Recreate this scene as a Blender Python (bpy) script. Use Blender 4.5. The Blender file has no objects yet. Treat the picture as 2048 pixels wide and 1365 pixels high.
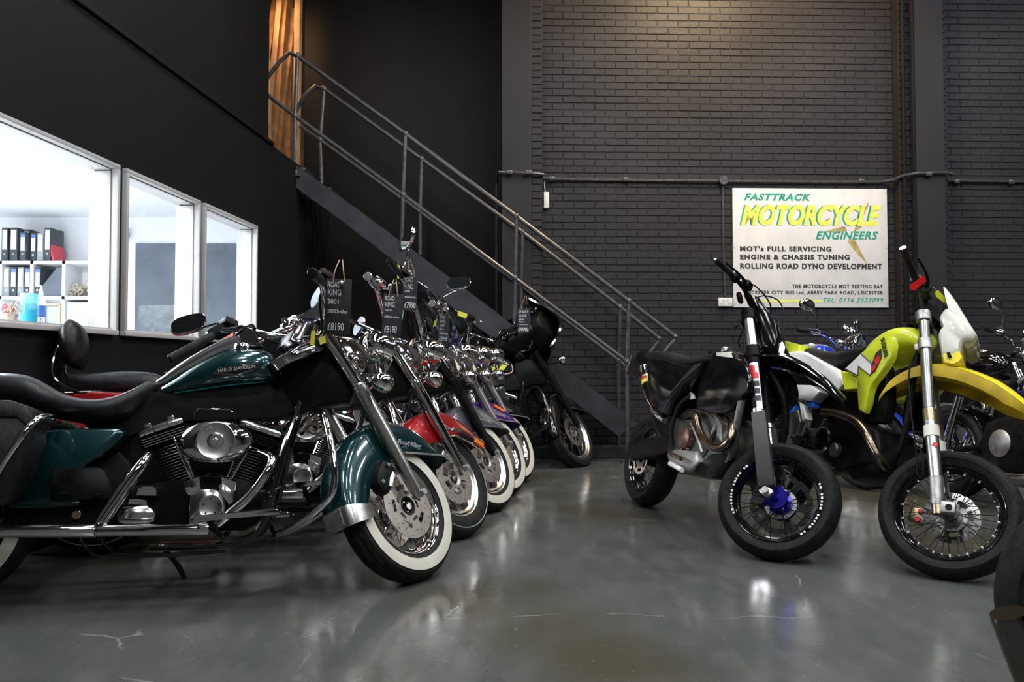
import bpy, bmesh, math, random
from mathutils import Vector, Matrix
random.seed(7)
R = math.radians
C = bpy.data.collections.new('scene'); bpy.context.scene.collection.children.link(C)
sc = bpy.context.scene
# ---------------------------------------------------------------- camera
cam = bpy.data.cameras.new('camera'); camo = bpy.data.objects.new('camera', cam); C.objects.link(camo)
cam.sensor_width = 36; cam.lens = 36*1600/2048; cam.clip_start = .05
camo.location = (0, 0, .94); camo.rotation_euler = (R(90)+math.atan(51/1600), 0, 0)
cam.dof.use_dof = True; cam.dof.focus_distance = 3.6; cam.dof.aperture_fstop = 8.0
sc.camera = camo
# ---------------------------------------------------------------- world and exposure
w = bpy.data.worlds.new('world'); sc.world = w; w.use_nodes = True
w.node_tree.nodes['Background'].inputs[0].default_value = (.6, .7, 1, 1)
w.node_tree.nodes['Background'].inputs[1].default_value = .02
vs = sc.view_settings; vs.view_transform = 'Standard'; vs.look = 'None'; vs.gamma = 1; vs.use_curve_mapping = False
vs.exposure = 0.0
# ---------------------------------------------------------------- lamps of the hall (high-bay fittings under the roof, a row added behind the camera, office panel)
def area(name, loc, sx, sy, power, col=(1, 1, 1), rot=(0, 0, 0)):
    l = bpy.data.lights.new(name, 'AREA'); l.shape = 'RECTANGLE'; l.size = sx; l.size_y = sy; l.energy = power; l.color = col
    o = bpy.data.objects.new(name, l); C.objects.link(o); o.location = loc; o.rotation_euler = rot; o.visible_camera = True
    return o
HALL = []          # filled by lamp fittings below
LAMP_W = 39
for i, (x, y) in enumerate([(-1.2, .6), (1.6, .6), (4.4, .6), (-1.2, 3.0), (1.6, 3.0), (4.4, 3.0), (-1.2, 5.4), (1.6, 5.4), (4.4, 5.4), (7.2, 3.0), (7.2, 5.4), (-.4, -2.4), (2.4, -2.4)]):  # last two spots are added behind the camera to brighten chrome reflections
    for k in (-.16, .16):
        o = area('strip_lamp', (x+k, y, 5.58), .2, 1.4, LAMP_W, (.93, .96, 1)); HALL.append((x+k, y))
warm = area('wall_lamp', (2.25, 7.0, 5.7), .9, .3, 150, (1, .74, .42), (R(38), 0, 0))
blue = area('wall_lamp', (4.95, 7.95, 5.9), .2, .12, 14, (.55, .6, 1), (R(-6), 0, 0))
stairlamp = area('stair_lamp', (-2.75, 8.3, 4.9), .3, .3, 20, (1, .56, .24), (R(20), 0, 0))
OFFICE_W = 300
for (x, y) in [(-4.6, 3.2), (-4.3, 5.6), (-4.6, 1.2)]:
    area('office_panel_lamp', (x, y, 2.62), .6, 1.2, OFFICE_W, (.95, .97, 1))

# ---------------------------------------------------------------- materials
def mat(name, col, rough=.5, metal=0, coat=0, noise=0, nscale=8, bump=0, bscale=60, col2=None, rough2=None, emit=None, es=1, trans=0, ior=1.45, spec=.5, coatr=.03, flake=0, alpha=1):
    m = bpy.data.materials.new(name); m.use_nodes = True; nt = m.node_tree; b = nt.nodes['Principled BSDF']
    b.inputs['Base Color'].default_value = (*col, 1); b.inputs['Roughness'].default_value = rough; b.inputs['Metallic'].default_value = metal
    b.inputs['Coat Weight'].default_value = coat; b.inputs['Coat Roughness'].default_value = coatr
    b.inputs['Transmission Weight'].default_value = trans; b.inputs['IOR'].default_value = ior; b.inputs['Specular IOR Level'].default_value = spec
    b.inputs['Alpha'].default_value = alpha
    tc = nt.nodes.new('ShaderNodeTexCoord')
    if emit: b.inputs['Emission Color'].default_value = (*emit, 1); b.inputs['Emission Strength'].default_value = es
    if noise or col2:
        n = nt.nodes.new('ShaderNodeTexNoise'); n.inputs['Scale'].default_value = nscale; n.inputs['Detail'].default_value = 6
        nt.links.new(tc.outputs['Object'], n.inputs['Vector'])
        mx = nt.nodes.new('ShaderNodeMix'); mx.data_type = 'RGBA'
        c2 = col2 or tuple(min(1, c*(1+noise)+.01*noise) for c in col)
        c1 = col if col2 else tuple(c*(1-noise) for c in col)
        mx.inputs[6].default_value = (*c1, 1); mx.inputs[7].default_value = (*c2, 1)
        rp = nt.nodes.new('ShaderNodeValToRGB'); rp.color_ramp.elements[0].position = .35; rp.color_ramp.elements[1].position = .65
        nt.links.new(n.outputs['Fac'], rp.inputs[0]); nt.links.new(rp.outputs[0], mx.inputs[0]); nt.links.new(mx.outputs[2], b.inputs['Base Color'])
        if rough2 is not None:
            mr = nt.nodes.new('ShaderNodeMapRange'); mr.inputs[3].default_value = rough; mr.inputs[4].default_value = rough2
            nt.links.new(n.outputs['Fac'], mr.inputs[0]); nt.links.new(mr.outputs[0], b.inputs['Roughness'])
    if flake:
        v = nt.nodes.new('ShaderNodeTexNoise'); v.inputs['Scale'].default_value = 900
        nt.links.new(tc.outputs['Object'], v.inputs['Vector'])
        bp = nt.nodes.new('ShaderNodeBump'); bp.inputs['Strength'].default_value = flake; bp.inputs['Distance'].default_value = .001
        nt.links.new(v.outputs['Fac'], bp.inputs['Height']); nt.links.new(bp.outputs[0], b.inputs['Normal'])
    if bump:
        v = nt.nodes.new('ShaderNodeTexNoise'); v.inputs['Scale'].default_value = bscale; v.inputs['Detail'].default_value = 4
        nt.links.new(tc.outputs['Object'], v.inputs['Vector'])
        bp = nt.nodes.new('ShaderNodeBump'); bp.inputs['Strength'].default_value = bump; bp.inputs['Distance'].default_value = .01
        nt.links.new(v.outputs['Fac'], bp.inputs['Height']); nt.links.new(bp.outputs[0], b.inputs['Normal'])
    return m
M = {}
def dm(k, *a, **kw):
    if k in ('rubber', 'grip_rubber'): kw['spec'] = .2
    if k in ('satin_black', 'crinkle_black', 'black_plastic', 'leather', 'leather_grain'): kw['spec'] = .3 if 'leather' in k else .12
    M[k] = mat(k, *a, **kw)
dm('chrome', (.78, .76, .74), .05, 1, noise=.04, nscale=5)
dm('smoked_chrome', (.35, .34, .34), .12, 1, noise=.05)
dm('brushed', (.62, .61, .6), .28, 1, noise=.12, nscale=40)
dm('slider_alu', (.6, .59, .56), .24, 1, noise=.12, nscale=60)
dm('guard_grey', (.03, .028, .027), .5, noise=.2)
dm('disc_steel', (.72, .64, .58), .34, 1, noise=.1, nscale=30)
dm('cast_alu', (.42, .41, .4), .42, .9, noise=.2, nscale=30, bump=.15, bscale=200)
dm('old_alu', (.13, .125, .12), .42, .8, noise=.2, nscale=60)
dm('gold_alloy', (.42, .33, .2), .3, 1, noise=.1)
dm('header_steel', (.2, .155, .115), .26, 1, noise=.5, nscale=9)
dm('rusty_cover', (.13, .07, .055), .4, .5, noise=.4, nscale=25)
dm('rubber', (.009, .009, .0085), .62, noise=.3, nscale=30, bump=.25, bscale=90)
dm('grip_rubber', (.012, .012, .012), .55, noise=.3, nscale=30)
dm('white_rubber', (.54, .52, .44), .5, noise=.06, nscale=12)
dm('pale_line_rubber', (.2, .25, .22), .5, noise=.1)
dm('black_paint', (.003, .003, .003), .12, 0, 1, noise=.2)
dm('satin_black', (.004, .004, .004), .45, noise=.3, nscale=20)
dm('crinkle_black', (.003, .003, .003), .5, bump=.1, bscale=400, noise=.2)
dm('black_plastic', (.005, .005, .005), .38, noise=.2, nscale=20)
dm('leather', (.007, .007, .0075), .36, bump=.12, bscale=180, noise=.3, nscale=40)
dm('leather_grain', (.004, .004, .004), .45, bump=.25, bscale=300, noise=.3, nscale=40)
dm('green_paint', (.001, .028, .03), .22, .45, 1, flake=.05, noise=.15, nscale=3)
dm('green_line', (.004, .1, .1), .3)
dm('red_paint', (.33, .006, .008), .25, .3, 1, flake=.05, noise=.15, nscale=3)
dm('grey_paint', (.12, .12, .15), .28, .5, 1, flake=.05, noise=.15, nscale=3)
dm('purple_paint', (.07, .012, .23), .25, .4, 1, flake=.05, noise=.15, nscale=3)
dm('charcoal_paint', (.05, .06, .06), .2, .6, 1, flake=.05, noise=.3, nscale=6)
dm('yellow_graphic', (.6, .55, .05), .3, 0, .5, noise=.2)
dm('pink_line', (.6, .4, .4), .3, 0, .5, noise=.1)
dm('yellow_plastic', (.85, .68, .02), .25, 0, .4, noise=.03, nscale=6)
dm('lime_plastic', (.6, .68, .03), .3, 0, .35, noise=.12, nscale=10)
dm('stained_shaded_yellow', (.5, .34, .015), .5, noise=.2, nscale=10)  # amber staining, with the shade on the fender skirt put into the colour
dm('ivory_plastic', (.72, .7, .6), .35, 0, .2, noise=.06, nscale=10)
dm('white_plastic', (.75, .74, .72), .35, 0, .2, noise=.05, nscale=10)
dm('red_gloss', (.6, .01, .01), .3, 0, .4, noise=.1)
dm('orange_lens', (.75, .13, .01), .15, 0, .6, noise=.1)
dm('blue_plastic', (.01, .12, .6), .35, noise=.1)
dm('blue_paint', (.01, .05, .5), .25, .2, 1, noise=.1)
dm('blue_anodised', (.03, .02, .35), .22, .8, noise=.2, nscale=40)
dm('glass', (1, 1, 1), .0, trans=1, ior=1.45, noise=.0)
dm('lens_glass', (.9, .92, .95), .05, trans=1, ior=1.4)
dm('mirror_glass', (.8, .84, .88), .02, 1, noise=.02)
dm('chalkboard', (.014, .014, .016), .6, noise=.2, nscale=14)
dm('chalk', (.62, .62, .62), .8, noise=.15, nscale=200)
dm('string', (.42, .27, .18), .85, noise=.3, nscale=200)
dm('yellow_card', (.68, .64, .06), .5, noise=.12)
dm('white_print', (.75, .75, .75), .5, noise=.05)
dm('silver_print', (.7, .7, .72), .25, .9, noise=.1)
dm('red_print', (.65, .02, .03), .4, noise=.1)
dm('dark_print', (.03, .03, .03), .5, noise=.1)
dm('rail_steel', (.085, .082, .085), .32, .35, noise=.25, nscale=30)
dm('stair_paint', (.026, .027, .031), .42, noise=.25, nscale=6)
dm('socket_white', (.72, .72, .7), .35, noise=.04)
dm('timber', (.36, .18, .075), .6, noise=.35, nscale=7)
dm('timber_pale', (.48, .3, .16), .6, noise=.2, nscale=6)
dm('plaster_ceiling', (.85, .86, .88), .8, noise=.03)
dm('window_frame', (.42, .405, .395), .4, noise=.04)
dm('white_board', (.85, .86, .88), .45, noise=.03)
dm('grey_board', (.13, .15, .18), .7, noise=.12, nscale=3)
dm('binder_black', (.05, .06, .07), .5, noise=.3, nscale=20)
dm('binder_grey', (.3, .32, .33), .5, noise=.2)
dm('label_white', (.85, .86, .88), .5, noise=.03)
dm('label_blue', (.12, .22, .6), .5, noise=.1)
dm('red_folder', (.65, .05, .08), .45, noise=.1)
dm('teal_plastic', (.02, .36, .55), .25, 0, .3, noise=.12)
dm('pale_teal', (.2, .68, .75), .25, 0, .3, noise=.1)
dm('rope', (.5, .42, .32), .8, noise=.4, nscale=60)
dm('sign_white', (.72, .7, .68), .45, noise=.06, nscale=5)
dm('sign_green', (.02, .33, .22), .5, noise=.3, nscale=40)
dm('sign_yellow', (.82, .84, .12), .5, noise=.1, nscale=20)
dm('sign_brown', (.42, .33, .12), .5, noise=.25, nscale=20)
dm('smoked_dark', (.08, .08, .08), .3, 1, noise=.1)
dm('soft_chrome', (.8, .78, .8), .17, 1, noise=.04)
dm('dark_chrome', (.16, .155, .15), .1, 1, noise=.05)
dm('mask_plastic', (.003, .003, .0035), .14, spec=.4, noise=.2)
dm('fork_grey', (.3, .3, .3), .3, 1, noise=.05)
dm('olive_lens', (.16, .15, .06), .15, 0, .5, noise=.2)
dm('lamp_white', (.9, .93, 1), .5, emit=(.93, .96, 1), es=12)
dm('lamp_body', (.5, .5, .5), .5, noise=.1)
dm('roof_sheet', (.16, .16, .17), .6, noise=.2)
def thin_glass(name, tint, fac):
    m = bpy.data.materials.new(name); m.use_nodes = True; nt = m.node_tree; nt.nodes.clear()
    o = nt.nodes.new('ShaderNodeOutputMaterial'); t = nt.nodes.new('ShaderNodeBsdfTransparent'); g = nt.nodes.new('ShaderNodeBsdfGlossy')
    t.inputs[0].default_value = (*tint, 1); g.inputs['Roughness'].default_value = .03
    lw = nt.nodes.new('ShaderNodeLayerWeight'); lw.inputs[0].default_value = .5; pw_ = nt.nodes.new('ShaderNodeMath'); pw_.operation = 'POWER'; pw_.inputs[1].default_value = 5; nt.links.new(lw.outputs['Facing'], pw_.inputs[0])
    f = nt.nodes.new('ShaderNodeMath'); f.operation = 'MULTIPLY_ADD'; f.inputs[1].default_value = .92; f.inputs[2].default_value = .05; nt.links.new(pw_.outputs[0], f.inputs[0])
    a = nt.nodes.new('ShaderNodeMath'); a.operation = 'MULTIPLY_ADD'; a.inputs[1].default_value = 1; a.inputs[2].default_value = fac
    mx = nt.nodes.new('ShaderNodeMixShader'); nt.links.new(f.outputs[0], a.inputs[0]); nt.links.new(a.outputs[0], mx.inputs[0])
    nt.links.new(t.outputs[0], mx.inputs[1]); nt.links.new(g.outputs[0], mx.inputs[2]); nt.links.new(mx.outputs[0], o.inputs[0])
    M[name] = m
thin_glass('pane_glass', (.93, .96, .97), 0)
thin_glass('windshield', (.74, .78, .8), .04)

def wall_mat(name, c1, c2, rough, sc_=1.2, b=.15, bs=30):
    m = mat(name, c1, rough, spec=.18, col2=c2, nscale=sc_, bump=b, bscale=bs, rough2=rough*.75); M[name] = m
wall_mat('brick_paint', (.029, .0275, .031), (.037, .034, .037), .5, 1.5, .25, 40)
wall_mat('mortar_paint', (.023, .022, .0245), (.029, .027, .0295), .6, 1.5, .3, 60)
wall_mat('black_wall', (.006, .006, .007), (.0085, .008, .009), .75, .8, .05, 20)
wall_mat('black_board_wall', (.007, .0066, .0062), (.0095, .009, .0082), .65, .6, .06, 8)
wall_mat('pilaster_paint', (.027, .026, .029), (.033, .031, .034), .5, 1.0, .12, 14)

def floor_material():
    m = bpy.data.materials.new('floor_concrete'); m.use_nodes = True; nt = m.node_tree; b = nt.nodes['Principled BSDF']
    N = lambda t: nt.nodes.new(t); L = nt.links.new
    tc = N('ShaderNodeTexCoord')
    def noise(scale, det=5, dist=0, st=None):
        n = N('ShaderNodeTexNoise'); n.inputs['Scale'].default_value = scale; n.inputs['Detail'].default_value = det; n.inputs['Distortion'].default_value = dist
        if st:
            mp = N('ShaderNodeMapping'); mp.inputs['Scale'].default_value = st; L(tc.outputs['Object'], mp.inputs[0]); L(mp.outputs[0], n.inputs[0])
        else: L(tc.outputs['Object'], n.inputs['Vector'])
        return n
    def ramp(src, a, b_, inv=False):
        r = N('ShaderNodeMapRange'); r.inputs[1].default_value = a; r.inputs[2].default_value = b_
        if inv: r.inputs[3].default_value = 1; r.inputs[4].default_value = 0
        L(src, r.inputs[0]); return r.outputs[0]
    def mix(fac, a, c):
        x = N('ShaderNodeMix'); x.data_type = 'RGBA'
        if isinstance(fac, float): x.inputs[0].default_value = fac
        else: L(fac, x.inputs[0])
        for i, v in ((6, a), (7, c)):
            if isinstance(v, tuple): x.inputs[i].default_value = (*v, 1)
            else: L(v, x.inputs[i])
        return x.outputs[2]
    c = mix(ramp(noise(.9).outputs[0], .35, .65), (.06, .066, .06), (.079, .085, .079))
    c = mix(ramp(noise(9, 8, 0, (1, .35, 1)).outputs[0], .45, .75), c, (.098, .1, .097))
    c = mix(ramp(noise(.55, 3).outputs[0], .5, .62), c, (.058, .051, .033))          # old oil tint
    c = mix(ramp(noise(45, 3).outputs[0], .68, .76), c, (.16, .16, .145))             # scuffs
    c = mix(ramp(noise(5, 6, 1.5).outputs[0], .7, .75), c, (.12, .085, .06))          # rusty spots
    # hairline cracks
    wv = noise(2.2, 6); vm = N('ShaderNodeVectorMath'); vm.operation = 'SCALE'; vm.inputs[3].default_value = .35; L(wv.outputs['Color'], vm.inputs[0])
    va = N('ShaderNodeVectorMath'); va.operation = 'ADD'; L(vm.outputs[0], va.inputs[0]); L(tc.outputs['Object'], va.inputs[1])
    vo = N('ShaderNodeTexVoronoi'); vo.feature = 'DISTANCE_TO_EDGE'; vo.inputs['Scale'].default_value = .55; L(va.outputs[0], vo.inputs['Vector'])
    crack = ramp(vo.outputs['Distance'], .001, .0035, True)
    brk = N('ShaderNodeMath'); brk.operation = 'MULTIPLY'; L(crack, brk.inputs[0]); L(ramp(noise(3, 3).outputs[0], .5, .62), brk.inputs[1])
    c = mix(brk.outputs[0], c, (.2, .2, .18))
    L(c, b.inputs['Base Color'])
    rg = N('ShaderNodeMapRange'); rg.inputs[1].default_value = .3; rg.inputs[2].default_value = .7; rg.inputs[3].default_value = .1; rg.inputs[4].default_value = .27
    L(noise(2.5, 6).outputs[0], rg.inputs[0]); L(rg.outputs[0], b.inputs['Roughness'])
    bp = N('ShaderNodeBump'); bp.inputs['Strength'].default_value = .12; bp.inputs['Distance'].default_value = .01
    L(noise(7, 5).outputs[0], bp.inputs['Height']); L(bp.outputs[0], b.inputs['Normal'])
    b.inputs['Specular IOR Level'].default_value = .55
    M['floor'] = m
floor_material()

# ---------------------------------------------------------------- mesh helpers
def crom(pts, k=6):
    """Catmull-Rom through points (tuples of any length)."""
    if len(pts) < 3: return [tuple(p) for p in pts]
    out = []; n = len(pts); D = len(pts[0])
    for i in range(n-1):
        p0 = pts[max(i-1, 0)]; p1 = pts[i]; p2 = pts[i+1]; p3 = pts[min(i+2, n-1)]
        for s in range(k):
            t = s/k
            out.append(tuple(.5*((2*p1[j])+(-p0[j]+p2[j])*t+(2*p0[j]-5*p1[j]+4*p2[j]-p3[j])*t*t+(-p0[j]+3*p1[j]-3*p2[j]+p3[j])*t**3) for j in range(D)))
    out.append(tuple(pts[-1])); return out
class MB:
    def __init__(s, M_=None): s.v = []; s.f = []; s.M = M_ or Matrix()
    def add(s, vs, fs, m=None):
        o = len(s.v); T = s.M @ m if m is not None else s.M
        s.v += [tuple(T @ Vector(p)) for p in vs]; s.f += [tuple(i+o for i in f) for f in fs]; return s
    def box(s, c, d, rot=None):
        x, y, z = (q/2 for q in d)
        vs = [(a*x, b*y, e*z) for a in (-1, 1) for b in (-1, 1) for e in (-1, 1)]
        m = Matrix.Translation(c) @ (rot if rot is not None else Matrix())
        return s.add(vs, [(0, 1, 3, 2), (4, 6, 7, 5), (0, 4, 5, 1), (2, 3, 7, 6), (0, 2, 6, 4), (1, 5, 7, 3)], m)
    def tube(s, pts, r, n=10, k=5, smooth=True, cap=True):
        """swept tube; r number or list per control point"""
        rs = r if isinstance(r, (list, tuple)) else [r]*len(pts)
        q = [(*p, rr) for p, rr in zip(pts, rs)]
        if smooth and len(q) > 2: q = crom(q, k)
        P = [Vector(p[:3]) for p in q]; rr = [p[3] for p in q]
        vs = []; fs = []; up = None
        for i, p in enumerate(P):
            t = (P[min(i+1, len(P)-1)]-P[max(i-1, 0)])
            if t.length < 1e-9: t = Vector((0, 0, 1))
            t.normalize()
            if up is None:
                up = Vector((0, 0, 1)) if abs(t.z) < .9 else Vector((1, 0, 0))
            u = (up-t*up.dot(t)); u.normalize(); up = u; w_ = t.cross(u)
            for j in range(n):
                a = 2*math.pi*j/n; vs.append(p+(u*math.cos(a)+w_*math.sin(a))*rr[i])
        for i in range(len(P)-1):
            for j in range(n):
                fs.append((i*n+j, i*n+(j+1) % n, (i+1)*n+(j+1) % n, (i+1)*n+j))
        if cap: fs.append(tuple(range(n-1, -1, -1))); fs.append(tuple((len(P)-1)*n+j for j in range(n)))
        return s.add([tuple(v) for v in vs], fs)
    def lathe(s, prof, m=None, n=32, a0=0, a1=360, closed=False):
        """profile [(r, h)] revolved about local +Z ; m places it"""
        full = abs(a1-a0) >= 359.9; cols = n if full else n+1; vs = []; fs = []
        for i in range(cols):
            a = R(a0+(a1-a0)*i/n)
            for r_, h in prof: vs.append((r_*math.cos(a), r_*math.sin(a), h))
        k = len(prof)
        for i in range(n):
            for j in range(k if closed else k-1):
                a = i*k+j; b = ((i+1) % cols)*k+j; a2 = i*k+(j+1) % k; b2 = ((i+1) % cols)*k+(j+1) % k
                fs.append((a, b, b2, a2))
        return s.add(vs, fs, m)
    def cyl(s, p0, p1, r, n=16, r1=None):
        return s.tube([p0, p1], [r, r if r1 is None else r1], n=n, smooth=False)
    def ball(s, c, r, n=16, m=None):
        rx, ry, rz = (r, r, r) if not isinstance(r, (tuple, list)) else r
        k = n//2; prof = [(math.sin(math.pi*i/k), -math.cos(math.pi*i/k)) for i in range(k+1)]
        T = Matrix.Translation(c) @ (m if m is not None else Matrix()) @ Matrix.Diagonal((rx, ry, rz, 1))
        return s.lathe(prof, T, n)
    def prism(s, out, y0, y1, crown=0, inset=.9):
        """outline of 3-D points (x,?,z); extruded between y0 and y1. crown>0 rounds both faces."""
        n = len(out); cx = sum(p[0] for p in out)/n; cz = sum(p[2] for p in out)/n
        lo, hi = min(y0, y1), max(y0, y1); rings = []
        def ring(f, y): return [(cx+(p[0]-cx)*f, y, cz+(p[2]-cz)*f) for p in out]
        if crown: rings = [ring(inset, lo), ring((1+inset)/2+.02, lo+crown*.3), ring(1, lo+crown), ring(1, hi-crown), ring((1+inset)/2+.02, hi-crown*.3), ring(inset, hi)]
        else: rings = [ring(1, lo), ring(1, hi)]
        vs = [p for r_ in rings for p in r_]; fs = []
        for i in range(len(rings)-1):
            for j in range(n): fs.append((i*n+j, (i+1)*n+j, (i+1)*n+(j+1) % n, i*n+(j+1) % n))
        fs.append(tuple(range(n))); fs.append(tuple((len(rings)-1)*n+j for j in range(n-1, -1, -1)))
        return s.add(vs, fs)
    def loft(s, secs, n=20, k=4, ex=2.3, cap=True):
        """sections (x, ztop, zbot, halfwidth[, ycentre]) along x, superellipse rings"""
        q = crom([tuple(t) if len(t) == 5 else (*t, 0) for t in secs], k) if k > 1 else [tuple(t) if len(t) == 5 else (*t, 0) for t in secs]
        vs = []; fs = []
        for x, zt, zb, hw, yc in q:
            cz = (zt+zb)/2; hz = abs(zt-zb)/2
            for j in range(n):
                a = 2*math.pi*j/n; ca, sa = math.cos(a), math.sin(a)
                vs.append((x, yc+hw*math.copysign(abs(ca)**(2/ex), ca), cz+hz*math.copysign(abs(sa)**(2/ex), sa)))
        for i in range(len(q)-1):
            for j in range(n): fs.append((i*n+j, i*n+(j+1) % n, (i+1)*n+(j+1) % n, (i+1)*n+j))
        if cap: fs.append(tuple(range(n-1, -1, -1))); fs.append(tuple((len(q)-1)*n+j for j in range(n)))
        return s.add(vs, fs)
    def grid(s, rows):
        k = len(rows[0]); vs = [p for r_ in rows for p in r_]
        return s.add(vs, [(i*k+j, i*k+j+1, (i+1)*k+j+1, (i+1)*k+j) for i in range(len(rows)-1) for j in range(k-1)])
    def build(s, name, m, parent=None, bevel=0, solid=0, smooth=35, seg=2):
        me = bpy.data.meshes.new(name); me.from_pydata(s.v, [], s.f); me.validate()
        bm = bmesh.new(); bm.from_mesh(me)
        if solid:
            bmesh.ops.solidify(bm, geom=bm.faces[:], thickness=solid)
        bmesh.ops.recalc_face_normals(bm, faces=bm.faces[:])
        if bevel:
            ed = [e for e in bm.edges if len(e.link_faces) == 2 and e.calc_face_angle(0) > .5]
            bmesh.ops.bevel(bm, geom=ed, offset=bevel, segments=seg, affect='EDGES', profile=.6, clamp_overlap=True)
        bm.to_mesh(me); bm.free()
        if smooth: me.shade_smooth(); me.set_sharp_from_angle(angle=R(smooth))
        me.materials.append(M[m] if isinstance(m, str) else m)
        o = bpy.data.objects.new(name, me); C.objects.link(o)
        if parent is not None: o.parent = parent
        return o
def tag(o, label=None, cat=None, group=None, kind=None):
    if label: o['label'] = label
    if cat: o['category'] = cat
    if group: o['group'] = group
    if kind: o['kind'] = kind
    return o
def empty(name, loc=(0, 0, 0), label=None, cat=None, group=None, mw=None):
    o = bpy.data.objects.new(name, None); C.objects.link(o); o.empty_display_size = .1
    if mw is not None: o.matrix_world = mw
    else: o.location = loc
    return tag(o, label, cat, group)
def kids(o): return list(o.children)
TEXTC = {}
def text_geo(body, size, bold=0, shear=0, ext=.0006, align='LEFT', sp=1):
    cu = bpy.data.curves.new('t', 'FONT'); cu.body = body; cu.size = size; cu.offset = bold; cu.shear = shear; cu.extrude = ext
    cu.align_x = align; cu.space_character = sp; cu.resolution_u = 3
    o = bpy.data.objects.new('t', cu); C.objects.link(o); dg = bpy.context.evaluated_depsgraph_get()
    me = bpy.data.meshes.new_from_object(o.evaluated_get(dg)); bpy.data.objects.remove(o); bpy.data.curves.remove(cu)
    return me
def text(name, body, size, m, mw, parent=None, bold=0, shear=0, ext=.0006, align='LEFT', width=None, sp=1, height=None):
    """mw maps text XY plane into parent space; width/height stretch the lettering to that size"""
    me = text_geo(body, size, bold, shear, ext, align, sp)
    xs = [v.co.x for v in me.vertices]; ys = [v.co.y for v in me.vertices]; sx = sy = 1
    if width: sx = width/(max(xs)-min(xs))
    if height: sy = height/(max(ys)-min(ys))
    x0 = min(xs) if align == 'LEFT' else 0
    me.transform(mw @ Matrix.Diagonal((sx, sy, 1, 1)) @ Matrix.Translation((-x0, -min(ys) if height else 0, 0)))
    me.materials.clear(); me.materials.append(M[m]); me.name = name
    o = bpy.data.objects.new(name, me); C.objects.link(o)
    if parent is not None: o.parent = parent
    return o
def basis(o, x, y, z=None):
    """matrix with origin o, text x axis and y axis directions"""
    x = Vector(x).normalized(); y = Vector(y); y = (y-x*y.dot(x)).normalized(); z = x.cross(y)
    return Matrix(((x.x, y.x, z.x, o[0]), (x.y, y.y, z.y, o[1]), (x.z, y.z, z.z, o[2]), (0, 0, 0, 1)))
RX = lambda a: Matrix.Rotation(R(a), 4, 'X'); RY = lambda a: Matrix.Rotation(R(a), 4, 'Y'); RZ = lambda a: Matrix.Rotation(R(a), 4, 'Z')
TR = lambda *a: Matrix.Translation(a if len(a) > 1 else a[0])

# ================================================================ the hall
def st(o): o['kind'] = 'structure'; return o
fl = st(MB().box((2, 1.5, -.05), (16, 18, .1)).build('floor', 'floor', smooth=0))
st(MB().box((2, 1.5, 6.05), (16, 18, .1)).build('ceiling', 'roof_sheet', smooth=0))
st(MB().box((2, -6.1, 3), (16, .2, 6)).build('wall_rear', mat('rear_wall', (.15, .145, .14), .7, noise=.2, nscale=1.2), smooth=0))
st(MB().box((9.1, 1.5, 3), (.2, 15, 6)).build('wall_right', 'pilaster_paint', smooth=0))
# left partition: runs away from the camera along X = -2.75 + .079 Y
LA = math.atan(.079)
LW = Matrix.Translation((-2.75, 0, 0)) @ Matrix.Rotation(math.pi/2-LA, 4, 'Z')    # local x runs along the wall, local y into the office
Lk = math.sqrt(1+.079**2)
WIN = [(2.95*Lk, 4.755*Lk), (4.828*Lk, 5.785*Lk), (5.855*Lk, 6.828*Lk)]; ZS, ZH = 1.125, 2.145
wl = MB(LW); TH = .12
def seg(x0, x1, z0, z1): wl.box(((x0+x1)/2, TH/2, (z0+z1)/2), (x1-x0, TH, z1-z0))
X0, X1 = -6, 7.22*Lk
seg(X0, X1, 0, ZS+.022); seg(X0, X1, ZH-.018, 2.95)
edges = [X0]+[e for a, b in WIN for e in (a+.02, b-.02)]+[X1]
for i in range(0, len(edges), 2): seg(edges[i], edges[i+1], ZS+.022, ZH-.018)
wleft = st(wl.build('wall_left', 'black_wall', smooth=0))
up = MB(LW); up.box(((X0+X1)/2, .1, 4.48), (X1-X0, .12, 3.06)); st(up.build('wall_left_upper', 'black_board_wall', smooth=0))
tr = MB(LW); tr.box(((X0+X1)/2, .03, 2.965), (X1-X0, .1, .03)); st(tr.build('trim_1', 'black_wall', smooth=0, bevel=.004))
for i, (a, b) in enumerate(WIN):
    wn = empty('window_%d' % (i+1), mw=LW @ TR((a+b)/2, 0, (ZS+ZH)/2)); wn['kind'] = 'structure'
    w2, h2 = (b-a)/2, (ZH-ZS)/2
    for nm, c, d in (('frame_rail', (0, -.012, h2-.013), (2*w2, .045, .026)), ('frame_rail', (0, -.012, -h2+.015), (2*w2, .055, .03)),
                     ('frame_stile', (-w2+.0125, -.012, 0), (.025, .045, 2*h2-.05)), ('frame_stile', (w2-.0125, -.012, 0), (.025, .045, 2*h2-.05))):
        MB().box(c, d).build(nm, 'window_frame', wn, bevel=.006)
    for nm, c, d in (('reveal', (0, .075, h2-.026), (2*w2-.04, .13, .012)), ('sill', (0, .13, -h2+.034), (2*w2-.04, .26, .016)),
                     ('reveal', (-w2+.027, .075, 0), (.012, .13, 2*h2-.08)), ('reveal', (w2-.027, .075, 0), (.012, .13, 2*h2-.08))):
        MB().box(c, d).build(nm, 'window_frame', wn)
    MB().box((0, .03, 0), (2*w2-.05, .004, 2*h2-.05)).build('pane', 'pane_glass', wn, smooth=0)
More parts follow.
